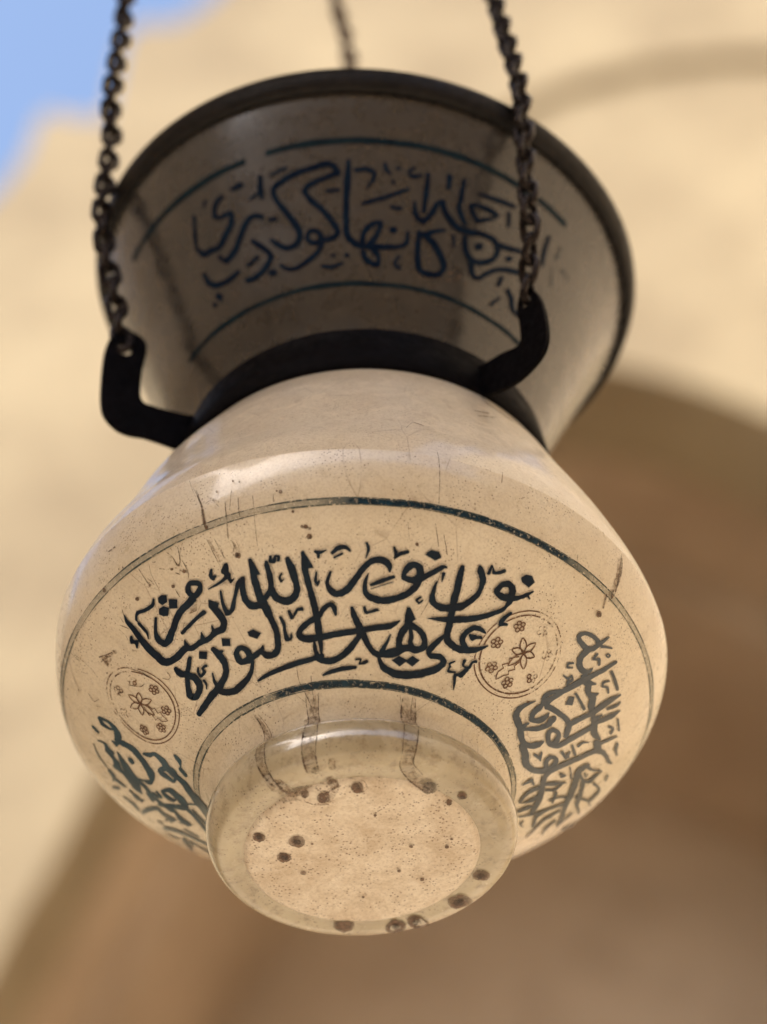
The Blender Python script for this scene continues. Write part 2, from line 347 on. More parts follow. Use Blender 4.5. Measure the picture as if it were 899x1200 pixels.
# ---- painted and stained marks: ribbons and patches laid on the glass in (angle, arc length)
MARKS = {}
MARKS['main']='''s-25129 12731 -25090 12720 -25302 12534 -25146 12511 -25335 12224 -25099 12204 -25419 11690 -25125 11670 -25430 11096 -25056 11104 -25272 10646 -24946 10797 -24560 10460 -24517 10707 -23869 10522 -23835 10740 -23479 10425 -23425 10602 -22933 10429 -22909 10637 -22563 10391 -22573 10579 -22088 10473 -22123 10679 -21637 10465 -21795 10683 -21342 10779 -21660 10809 -21404 11162 -21714 11126 -21480 11479 -21741 11448
s-23617 10866 -23558 10854 -23824 10689 -23554 10635
s-22705 10795 -22649 10783 -22951 10562 -22677 10504
s-22111 10827 -22055 10820 -22320 10561 -22030 10526
s-22085 11391 -22048 11258 -22663 11298 -22632 11183 -23210 11209 -23175 11094 -23503 11153 -23473 11057
s-23682 12543 -23628 12501 -23873 12444 -23829 12334 -24230 12465 -24262 12352 -24581 12550 -24569 12444 -24849 12413 -24770 12362 -24872 12307 -24817 12295
s-24912 12232 -24798 12232 -24901 12006 -24754 12001 -24889 11818 -24787 11797 -24983 11664 -24936 11646
s-25618 12117 -25501 12061 -25806 11977 -25559 11966 -25666 11855 -25402 11831 -25731 11732 -25668 11698
s-24022 11382 -23835 11215 -24227 11295 -24100 11082 -24375 11271 -24562 11069 -24449 11356 -24756 11359 -24417 11614 -24561 11670 -24029 11975 -24120 12024
f-21668 11620 -21319 11392 -21464 11249 -21379 11002 -21696 11108 -21804 11395
f-23458 12477 -23261 12477 -23106 12377 -23247 12197 -23487 12199 -23569 12341
f-23123 12247 -22814 12092 -23014 11858 -23320 11984
f-23711 12166 -23486 12158 -23320 12001 -23545 11819 -23740 11898 -23848 12030
l-22087 12208 -22257 12317 -21990 12247 -21933 12415 -21808 12153 -21601 12221 -21884 12078 -21719 11937 -22066 12013 -22131 11826 -22119 12099 -22346 12069
s-22255 11981 -22167 11750 -22615 11906 -22524 11674 -23063 11798 -22947 11591 -23435 11651 -23272 11474 -23738 11492 -23566 11322 -24006 11388 -23848 11209
s-21044 12470 -20974 12439 -21217 12286 -21065 12269 -21117 12106 -21036 12247 -20953 12194 -20983 12245
s-20513 12462 -20345 12389 -20729 12257 -20414 12193 -20656 12141 -20448 12037 -20763 12066 -20723 11967 -21046 11991 -21033 11915 -21461 11940 -21459 11911
s-20603 12026 -20450 12053 -20539 11832 -20442 11935 -20342 11923 -20356 11949
s-23973 10347 -23823 10254 -24376 10141 -24199 10030 -24755 9948 -24553 9845 -25224 9634 -24956 9531 -25600 9326 -25177 9291 -25289 9034 -25130 9269 -24679 9112 -24887 9293 -24266 9371 -24640 9446 -24229 9730 -24623 9672 -24495 9988 -24814 9871 -24725 10154 -25077 10088 -24793 10322 -25020 10324
s-22739 10109 -22474 10148 -22710 9839 -22336 9882 -22668 9567 -22314 9550 -22815 9319 -22518 9211 -23149 9157 -22930 8966 -23721 9014 -23569 8767 -24476 8910 -24374 8676 -25382 8805 -25282 8581 -25973 8732 -25898 8557
s-22225 9950 -22231 9888 -22466 10025 -22495 9820
s-23421 9451 -23355 9437 -23703 9154 -23519 9134 -23766 8909 -23469 8916
s-23818 8659 -23540 8817 -23440 8483 -23231 8697 -22709 8407 -22720 8638 -21855 8560 -21994 8734 -21296 8810 -21471 8908 -20982 9142 -21123 9195
s-21233 9124 -21308 9362 -20771 9235 -20852 9416 -20296 9385 -20424 9514 -20212 9570 -20264 9591
s-20545 9358 -20381 9450 -20292 9089 -20108 9308 -19712 9063 -19854 9296 -19390 9346 -19691 9426 -19252 9790 -19544 9804 -19272 10185 -19565 10156 -19352 10517 -19633 10476 -19412 10874 -19709 10832
s-23411 9830 -23417 9725 -23720 9816 -23632 9740 -23805 9683 -23665 9591 -23973 9634 -24101 9540 -23947 9749 -24082 9774 -23825 9856 -23908 9893
s-24147 9416 -24017 9410 -24177 9245 -24070 9224 -24326 9120 -24289 9103
s-21249 8442 -21266 8511 -20593 8482 -20616 8622 -19623 8540 -19638 8703 -18188 8632 -18228 8805 -17327 8742 -17380 8893
s-19086 10324 -18979 10343 -19037 10086 -18883 10095 -19073 9836 -18929 9835 -19088 9522 -18880 9609 -18737 9541 -18839 9616 -18711 9727 -18753 9734
l-21549 9577 -21842 9631 -21416 9677 -21464 9849 -21288 9628 -21055 9746 -21251 9458 -20916 9426 -21347 9379 -21271 9175 -21509 9408 -21815 9260
f-20688 10174 -20392 10181 -20117 9984 -20393 9851 -20701 10025
f-21964 10309 -21608 10178 -21755 9958 -22118 10075
f-23295 10305 -22954 10151 -23186 9951 -23520 10106
s-19326 10517 -19662 10473 -19387 10874 -19723 10827 -19460 11188 -19774 11160 -19469 11534 -19760 11533 -19448 11928 -19705 11936 -19450 12345 -19596 12352
s-21079 11721 -21006 11710 -21255 11282 -21111 11274 -21268 10900 -21055 11045 -20823 11004 -20961 11104 -20472 11425 -20584 11484 -20155 11743 -20280 11830 -20140 11867 -19952 11903 -20283 11582 -20054 11551 -20368 11200 -20101 11236 -20160 10828 -19950 11013 -19726 10763 -19669 10998
s-19650 10799 -19804 10976 -19315 11010 -19451 11135 -18975 11280 -19182 11358 -18881 11655 -19128 11663 -18903 12011 -19108 12008 -18932 12163 -19044 12167
s-19212 11263 -18964 11327 -19087 10898 -18848 11036 -18662 10686 -18595 10930 -18178 10777 -18369 10968 -17940 11136 -18201 11177 -17954 11521 -18223 11494 -18013 11882 -18272 11841 -18126 12152 -18269 12127
s-18830 12310 -18733 12297 -18886 12141 -18742 12200 -18662 12080 -18732 12197 -18578 12232 -18622 12307 -18545 12218 -18439 12254 -18590 12135 -18495 12108
s-18563 11717 -18509 11682 -18685 11601 -18594 11582 -18649 11427 -18589 11489 -18496 11493 -18518 11527
s-17675 12256 -17555 12257 -17747 11742 -17519 11751 -17726 11288 -17478 11312 -17670 10831 -17397 10860 -17614 10327 -17311 10351 -17589 9929 -17270 9941 -17550 9490 -17257 9498 -17480 9178 -17266 9177 -17447 8904 -17335 8899
s-17192 12195 -17151 12275 -17027 12132 -17027 12237 -16768 12235 -16779 12271
s-17118 12228 -17010 12224 -17136 12045 -17026 12042
s-17257 11588 -17201 11579 -17359 11318 -17241 11321 -17237 11146 -17216 11282 -17144 11299 -17186 11317
s-18659 10462 -18542 10484 -18598 10190 -18469 10309 -18329 10306 -18410 10371 -18201 10417 -18253 10507 -18033 10388 -18024 10527
f-19570 12375 -19474 12382 -19321 11824 -19586 11832
f-18192 12163 -17977 11877 -18127 11735
f-17597 12289 -17459 12069 -17299 11722 -17576 11740
s-16543 10165 -16661 10149 -16552 10450 -16773 10367 -16830 10584 -16814 10417 -17166 10448 -17024 10319 -17406 10240 -17272 10104 -17821 10103 -17705 9944 -18322 9886 -18148 9752 -18510 9574 -18217 9643 -18104 9345 -18020 9568 -17416 9327 -17440 9556 -16663 9405 -16712 9620 -15723 9496 -15787 9698 -14882 9619 -14962 9815 -14084 9752 -14202 9928 -13746 10024 -13780 10056
s-17743 9342 -17622 9341 -17794 8988 -17575 9010 -17657 8648 -17402 8808 -17061 8497 -17035 8720 -16461 8583 -16631 8783 -15865 8876 -16121 9036 -15462 9294 -15698 9392 -15360 9515 -15638 9583
s-15978 10356 -15843 10389 -15911 10064 -15665 10137 -15701 9723 -15425 9830 -15448 9450 -15178 9553 -15141 9095 -14904 9209 -14694 8824 -14576 8982 -14213 8772 -14275 8982 -13543 8859 -13732 9069 -13065 9102 -13316 9285
s-14061 9574 -14019 9565 -14213 9272 -14066 9236 -14411 9014 -14142 8941
s-17407 8134 -17439 8199 -16900 8191 -16951 8324 -16118 8281 -16157 8418 -15546 8337 -15570 8436
s-15562 8622 -15569 8682 -15370 8625 -15272 8689 -15402 8486 -15285 8555 -15108 8499 -15170 8594 -14920 8554 -15014 8652
s-15428 10375 -15319 10406 -15327 10184 -15252 10275 -15063 10207 -15097 10293 -14829 10271 -14861 10367 -14749 10285 -14741 10323
f-13581 10498 -13435 10515 -13089 10172 -13202 10097 -13170 9935 -13522 9893 -13587 10237
f-13358 8909 -12888 8825 -12671 8995 -12240 8902 -12492 8650 -12912 8760 -13153 8566 -13660 8724
s-13512 10010 -13213 9914 -13677 9702 -13368 9628 -13724 9374 -13413 9382 -13537 9100 -13236 9178
s-13305 9883 -13220 10064 -12877 9780 -12767 9930 -12575 9607 -12350 9697 -12489 9402 -12141 9325 -12695 9320 -12543 9103 -13092 9334 -12977 9110 -13499 9205 -13322 9016 -13942 9066 -13776 8850 -14319 8983 -14230 8806
s-13279 9814 -13134 9843 -13171 9578 -12961 9604 -13115 9357 -12913 9426 -12799 9191 -12672 9303
s-11665 9911 -11530 9863 -11962 9599 -11691 9509 -12142 9280 -11843 9262 -11785 9049 -11771 9230 -11313 9096 -11320 9287 -11186 9057 -10873 9093 -11277 8918 -10964 8793 -11682 8706 -11426 8517 -12402 8517 -12231 8272 -13178 8443 -13173 8185 -13837 8526 -13991 8320 -14135 8646 -14343 8556 -14314 8810 -14445 8780
s-10903 9525 -10960 9746 -10474 9534 -10578 9751 -10006 9633 -10170 9796 -9663 9835 -9811 9929 -9449 10045 -9509 10078
s-9865 10431 -9876 10375 -10220 10536 -10195 10372 -10551 10461 -10391 10329 -10825 10221 -10593 10152 -10843 9902 -10597 9954 -10508 9681 -10318 9814
s-10537 10120 -10454 10194 -10295 10005 -10316 10121 -10102 10126 -10184 10199 -9918 10164 -10003 10269
s-10320 10102 -10394 10201 -10183 10162 -10231 10225
s-10546 9227 -10480 9192 -10761 9109 -10630 9080 -10661 9002 -10517 9018 -10577 8812 -10522 8898 -10159 8877 -10200 8933
s-10170 9348 -9999 9367 -10008 9163 -9955 9217 -9599 9175 -9737 9243 -9603 9374 -9733 9405 -9467 9435 -9614 9509
s-9806 9153 -9588 9103 -9960 8934 -9699 8832 -10177 8836 -9965 8805 -9965 8586 -9829 8607 -9743 8367 -9708 8373
s-11938 12138 -11756 12139 -11963 11808 -11718 11817 -11917 11414 -11649 11423 -11900 11058 -11611 11071 -11799 10612 -11496 10632 -11729 10215 -11397 10234 -11631 9904 -11330 9954 -11397 9648 -11204 9813 -10970 9548 -10905 9756
s-12668 11489 -12609 11482 -12776 11136 -12592 11135 -12704 10787 -12484 10908 -12297 10615 -12265 10835 -11840 10633 -11938 10870 -11378 10771 -11565 10969 -11072 11035 -11297 11160 -10854 11391 -11056 11452 -10814 11696 -11009 11695 -10859 12027 -11111 11945 -11045 12251 -11272 12134 -11173 12339 -11286 12291
s-10786 12186 -10902 12198 -10769 12413 -10829 12495 -10694 12228 -10642 12348 -10411 12300 -10478 12401 -10245 12418 -10345 12511
s-9603 11609 -9764 11787 -9263 11844 -9370 11941 -9076 12012 -9195 12084 -8911 12250 -8961 12278
s-9114 12047 -9058 12113 -8935 11983 -8907 12016
s-9746 11660 -9478 11627 -9712 11483 -9572 11452 -9811 11303 -9681 11230 -10308 10980 -10153 10851 -10855 10735 -10711 10562 -11518 10557 -11401 10353 -12070 10416 -12011 10273 -12587 10289 -12581 10269
s-9408 10898 -9612 10938 -9363 11096 -9532 11141 -9271 11316 -9370 11349
s-9462 10795 -9547 10910 -9189 10905 -9250 10984
l-10165 11792 -10369 11703 -10107 11933 -10287 12033 -9934 12023 -9951 12227 -9822 11961 -9598 12066 -9809 11836 -9553 11726 -9974 11776 -9946 11563
f-9616 12478 -9462 12648 -9252 12692 -9047 12551 -9164 12310 -9504 12361
f-13264 12257 -13091 12431 -12810 12407 -12683 12258 -12893 12136
s-16537 12103 -16608 12198 -16328 12213 -16379 12358 -16106 12246 -16063 12376 -15972 12164 -15913 12222
s-16505 11976 -16528 12030 -16204 12081 -16232 12143
s-15387 12434 -15305 12459 -15345 12257 -15227 12254 -15393 11978 -15361 11970
s-14426 12350 -14356 12376 -14377 12179 -14249 12203 -14331 12006 -14323 12093 -14112 12123 -14185 12240 -13876 12217 -13917 12316
s-16749 11566 -16653 11537 -16930 11220 -16776 11215 -16836 10871 -16626 11008 -16455 10714 -16468 10941 -15997 10878 -16177 11052 -15629 11268 -15825 11392 -15361 11607 -15527 11739 -15076 11810 -15155 11990 -14760 11816 -14699 12021 -14615 11710 -14426 11815 -14498 11566 -14442 11576
s-15137 11083 -15180 11164 -14753 11199 -14815 11316 -14279 11378 -14333 11476
s-15127 10987 -15136 11006 -14305 11246 -14315 11264
s-13470 11467 -13191 11378 -13559 11219 -13332 11097 -13841 10989 -13663 10806 -14270 10815 -14157 10593 -14709 10744 -14707 10517 -15095 10825 -15222 10624 -15259 10921 -15453 10863 -15306 11179 -15459 11194 -15262 11478 -15296 11486
s-13156 11424 -13306 11577 -12865 11644 -12995 11769 -12541 11906 -12641 12025 -12416 11975 -12441 12040
s-12533 11790 -12406 11790 -12483 11531 -12435 11531
s-13142 10923 -13084 10883 -13312 10790 -13186 10778 -13159 10671 -13094 10729
s-13052 10828 -12987 10795 -13121 10734 -13066 10706
l-13828 11521 -14013 11407 -13749 11665 -13970 11767 -13628 11783 -13695 11988 -13509 11749 -13313 11893 -13458 11588 -13181 11508 -13603 11510 -13551 11299
f-13236 12321 -13092 12438 -12814 12427 -12691 12293 -12841 12157 -13132 12206'''
MARKS['right']='''l-6000 12037 -6198 12063 -5861 12182 -5962 12283 -5523 12286 -5530 12429 -5232 12278 -5037 12423 -5263 12132 -5025 12109 -5397 12015 -5289 11858 -5735 11988 -5777 11807 -5968 12012 -6119 11876
s-4941 12346 -5156 12341 -4913 12598 -5047 12597 -4880 12772 -4938 12773
s-4872 12315 -4960 12399 -4401 12622 -4442 12659
s-5445 11887 -5161 11906 -5461 11582 -5178 11643 -5231 11315 -4999 11488 -4723 11256 -4775 11449 -4347 11498 -4526 11539 -4411 11693 -4478 11684
s-3838 12514 -3691 12523 -4093 11948 -3843 11950 -4329 11488 -4043 11475 -4538 11095 -4189 11079 -4704 10638 -4358 10626 -4731 10402 -4469 10397 -4893 10003 -4544 9988 -5064 9794 -4574 9758
s-4688 9840 -5023 9700 -4947 9925 -5274 9894 -4859 10140 -5099 10187 -4531 10460 -4691 10502
s-4534 11210 -4372 11435 -4014 11151 -4118 11384 -3613 11504 -3671 11535
s-4035 11236 -3788 11382 -3693 11054 -3517 11252 -3101 11129 -3394 11262 -3075 11451 -3165 11451
s-3274 11120 -2957 11328 -2818 10953 -2579 11179 -2347 10954 -2228 11193
s-4468 9669 -4656 9847 -3877 9844 -4002 9997 -3132 9996 -3195 10164 -2695 10045 -2549 10253 -2495 9962 -2148 10138 -2210 9851 -1878 10004
s-4876 12059 -4731 12089 -4808 11830 -4727 11950 -4548 11970 -4538 12095 -4400 11896 -4293 11976
s-5422 11296 -5346 11262 -5625 11149 -5494 11142 -5441 11008 -5442 11086 -5218 11149 -5264 11175
s-5283 10755 -5293 10803 -4919 10786 -5024 10847 -4884 10934 -4982 10997 -4815 10912 -4682 10947 -4917 10766 -4703 10791 -4726 10646 -4661 10668
s-3314 11990 -3218 11981 -3493 11767 -3349 11789 -3283 11651 -3276 11745 -3053 11788 -3051 11882 -2792 11758 -2725 11835
s-3606 12155 -3528 12266 -2590 12100 -2506 12231
s-4006 10721 -3974 10811 -2865 10741 -2836 10855
s-4978 9592 -4610 9610 -4919 9295 -4557 9352 -4446 9095 -4435 9258 -3894 9302 -4258 9357 -3857 9597 -4157 9585 -4027 9709 -4129 9693
l-4371 12346 -4430 12300 -4356 12393 -4411 12422 -4281 12416 -4221 12463 -4290 12359 -4234 12331
f-4108 10526 -3861 10679 -3528 10484 -3852 10291
s-5315 9593 -5259 9584 -5603 9337 -5383 9313 -5751 9038 -5373 9052 -5528 8785 -5191 8940 -4945 8678 -4785 8892 -4359 8672 -4470 8831 -3991 8857 -4194 8913 -3486 9151 -3808 9187 -3297 9525 -3674 9513 -3381 9772 -3745 9729
s-4329 8726 -4672 8747 -4292 9011 -4447 9019
s-4534 8639 -4281 8813 -3719 8479 -3617 8691 -2786 8637 -3074 8752 -2364 8964 -2797 8980 -2469 9167 -2641 9157
s-1942 9303 -2323 9383 -1463 9624 -1866 9612 -1441 10157 -1817 10101 -1359 10907 -1687 10851
s-3309 8402 -3138 8627 -2532 8369 -2291 8623 -1673 8321 -1620 8570 -623 8607 -1011 8700 -79 9048 -549 9012 -139 9414 -531 9306 -695 9563 -795 9407 -1265 9306 -938 9316 -1132 9084 -837 9208 -494 9034 -295 9183
s-2412 10160 -2805 10135 -2315 10624 -2629 10599 -2180 11108 -2505 11061 -2164 11694 -2515 11633 -2122 12223 -2236 12204
s-2459 10973 -2229 11195 -1739 10957 -2064 11099 -1826 11360 -1929 11341
s-1951 10910 -1645 11157 -1488 10832 -1256 11085 -925 10883 -940 11103 -393 11191 -429 11232
s-504 10914 -354 11184 240 11016 186 11288 717 11371 621 11514 1476 11725 1422 11844 1784 12011 1715 12028
s-1895 11606 -2069 11593 -1711 11962 -1909 11927 -1775 12162 -1856 12137
s-1545 11062 -1777 11033 -1410 11375 -1721 11330 -1285 11702 -1637 11632 -1342 12082 -1445 12055
s-1053 11918 -988 11997 -302 11966 -236 12052
s-885 11532 -971 11596 -671 11653 -608 11792 -515 11600 -369 11701
s-38 11276 -272 11213 9 11599 -200 11540 52 11930 -64 11894
s454 11930 616 12076 824 11904 967 12073 1307 12081 1364 12182
s-1094 9637 -1127 9738 -351 9820 -634 9835 -665 10000 -823 9936
s-754 9813 -752 9893 -392 9889 -391 9960
s-1173 10039 -1129 10117 -371 10116 -319 10221
s-753 10345 -946 10293 -818 10513 -980 10492 -646 10727 -707 10728
s-1918 8752 -2054 8821 -1338 8945 -1708 8928 -1790 9058 -1908 9009
s-1483 8891 -1447 8971 -1266 8915 -1240 8974
s-61 11016 350 11130 -121 10464 258 10559 -211 9863 188 9948 -250 9417 160 9506 -67 9084 346 9230 635 8943 975 9157 1707 8962 2091 9232 2711 8963 3116 9226 3451 9007 3685 9159
l-2112 9282 -2261 9415 -1920 9620 -2264 9541 -2435 9777 -2518 9631 -3067 9603 -2791 9560 -2979 9347 -2726 9461
f-3846 9644 -3563 9830 -3251 9578 -3466 9392
s859 8919 1233 9007 913 8489 1274 8603 1776 8235 1856 8361 2261 8784 1879 8678 1963 9087 1679 8994
s-139 8561 205 8630 -14 8251 156 8286
s-15 8532 -32 8632 580 8670 556 8747
s1071 9131 781 9098 1429 9584 1091 9532 1608 10001 1496 9978
s1628 9250 1392 9216 1888 9607 1645 9540 1673 9834 1499 9768
s1978 9618 2198 9779 2841 9680 3002 9812
s740 10670 1102 10820 869 10317 1294 10560 1664 10278 2051 10599 2612 10324 2995 10657 3649 10434 3965 10756 5007 10895 5249 11195 5684 11185 5818 11352
s1386 10484 1370 10581 2048 10759 1905 10802 2456 11198 2116 11049 2192 11406 1925 11247 1899 11591 1884 11510 1399 11089 1559 11091 865 10737 1064 10699
s2664 11397 2586 11465 3406 11957 3499 12131 3750 11947 4016 12201 4120 11832 4349 12088 4731 12305 4770 12454
s2027 10711 2239 10929 3151 10917 3380 11178 3977 11127 4130 11376 5078 11913 5127 12050
s641 9638 479 9670 918 9802 927 9910 752 9704 976 9746
s371 9982 410 10032 1375 10133 1423 10203
s3384 10413 3612 10530 3410 9693 3676 9819 3880 9347 4170 9531 4944 9597 5100 9763
s3983 10370 4181 10499 4591 9857 4826 10021 6126 9940 6229 10035
s4978 10630 5173 10798 5609 10526 5828 10745 6304 10860 6380 10961
s4681 11276 4875 11452 5409 11200 5543 11333
s2977 8498 2623 8376 2912 8798 2516 8669 2758 8946 2620 8902
s3552 8623 3396 8573 3731 9225 3520 9148 3583 9570 3448 9514
s4623 10039 4333 9881 4563 10260 4345 10133
s2478 11998 2627 12140 2797 12027 2926 12154
s4086 8913 4231 9006 4474 8922 4516 9010 4826 9185 4746 9176
s1402 10688 1438 10768 1805 10822 1720 10834 1693 10916 1595 10856
s6256 12682 6552 13081 6315 12093 6544 12367
s3366 10863 3140 10813 4023 11662 3845 11602 4301 11976 4161 11934
s2994 10547 3199 10617 2560 9901 2748 9960 2568 9546 2729 9601'''
MARKS['left']='''s-30539 12004 -30346 11958 -30438 11667 -30242 11607 -30609 11439 -30314 11302 -30891 11349 -30542 11100 -31210 11360 -30978 11050 -31317 11316 -31618 11271 -31363 11437 -31482 11485
s-30609 12063 -30373 11926 -30830 11899 -30591 11790 -30810 11601 -30630 11554 -30694 11404 -30524 11383
s-31356 11143 -30948 11013 -31392 10678 -30947 10515 -31704 10394 -31267 10180 -32266 10148 -31799 9871 -32815 10061 -32455 9701 -32979 10070 -33358 10059 -33193 10364 -33369 10428 -33257 10565 -33373 10611
s-31354 12344 -31182 12252 -31498 12137 -31339 12051
s-32016 12169 -31894 12123 -31959 11890 -31790 11801 -32356 11869 -32007 11648 -32391 11649 -32115 11510
s-32457 11883 -32127 11673 -32740 11656 -32487 11478 -33232 11686 -32731 11325 -33184 11434 -33001 11322
s-33355 11709 -33007 11498 -33576 11394 -33260 11185 -34121 11230 -33755 10955
s-32375 12440 -32319 12393 -33059 12396 -32973 12325 -33591 12195 -33513 12133
s-32018 11330 -31934 11272 -32904 11286 -32464 10961 -33627 11235 -33008 10750 -34316 11174 -33741 10689 -34596 10939 -34471 10829
s-33410 10834 -33171 10686 -33985 10546 -33682 10343 -34679 10360 -34382 10150 -35138 10099 -34860 9905 -35467 9860 -35263 9712
s-31166 10107 -30968 10083 -31115 9816 -30685 9800 -30833 9633 -30522 9569 -31166 9381 -30724 9204 -31657 9191 -31150 8969 -32016 8901 -31518 8717 -32374 8550 -31805 8334 -33177 8354 -32391 8026 -33961 8207 -32788 7755 -34284 7948 -32910 7477
s-30136 8826 -29899 8751 -30441 8666 -30076 8524 -30667 8548 -30573 8486 -31031 8599 -30765 8483 -31380 8388 -30980 8259
s-33836 9104 -33430 8860 -34518 9016 -33933 8626 -34515 8765 -34989 8869 -34647 9566 -35046 9741 -34884 10195 -35084 10292
s-33912 9998 -33757 9889 -34310 9961 -34057 9773
s-34389 10613 -34250 10510 -34893 10590 -34551 10326
s-34206 10211 -34001 10076 -34415 10095 -34270 9995
s-33894 12199 -33657 12003 -34252 12171 -33986 11894 -34562 12302 -34508 12189
s-34429 12096 -34153 11895 -34616 11805 -34374 11627
s-35209 12575 -34936 12398 -35116 12287 -34856 12120
s-34761 11545 -34618 11427 -35362 11473 -35048 11226 -35223 11096 -35062 11001
s-35725 12350 -35559 12199 -36228 12173 -35902 11852 -36576 12198 -36396 11997
s-35123 11411 -34945 11264 -35401 11313 -35220 11160
s-34736 9108 -34548 9051 -33884 8088 -33672 8047
l-31901 9391 -31704 9503 -31688 9155 -31179 9073 -31835 8907 -31412 8690 -32182 8887 -32483 8858 -31964 9095 -32388 9248 -31792 9284 -32203 9467
l-33663 9536 -33581 9687 -33623 9325 -33113 9136 -33924 9178 -33631 8919 -34086 9211 -34385 9294 -33846 9421 -34199 9633
f-31943 10827 -31882 10648 -32143 10549 -32382 10717 -32193 10853
s-33572 8191 -32532 7779 -34270 8061 -33081 7580 -34868 7956 -33863 7526
s-36680 12017 -36307 11824 -36109 11237 -35618 11019 -35728 10694 -35320 10435 -36064 10588 -35736 10319 -36633 10456 -36225 9953 -36426 10604 -36641 10755
s-35184 10280 -34843 10086 -35264 9730 -35037 9573 -36122 9785 -35786 9483 -36691 9627 -36570 9321 -36306 9760 -36469 9877
s-34933 8984 -34603 8771 -35536 8816 -35251 8613 -36960 8896 -36632 8566 -37295 9032 -37270 8932
s-34858 8592 -34677 8486 -36267 8415 -35978 8228
s-34810 11572 -34687 11480 -35100 11334 -34915 11194
s-37729 11592 -37248 11139 -37692 11031 -37270 10642 -37893 10491 -37538 10152 -38646 9905 -38426 9658
s-37102 10064 -36961 9940 -37762 9751 -37643 9631
s-38621 11430 -38190 10822 -39616 12204 -39088 11328 -40168 12784 -40009 12475
s-38550 10878 -38395 10694 -39653 10850 -39411 10507
s-36985 11400 -36837 11259 -37086 11292 -36939 11150
s-38371 12031 -38166 11784 -38556 11727 -38371 11501'''
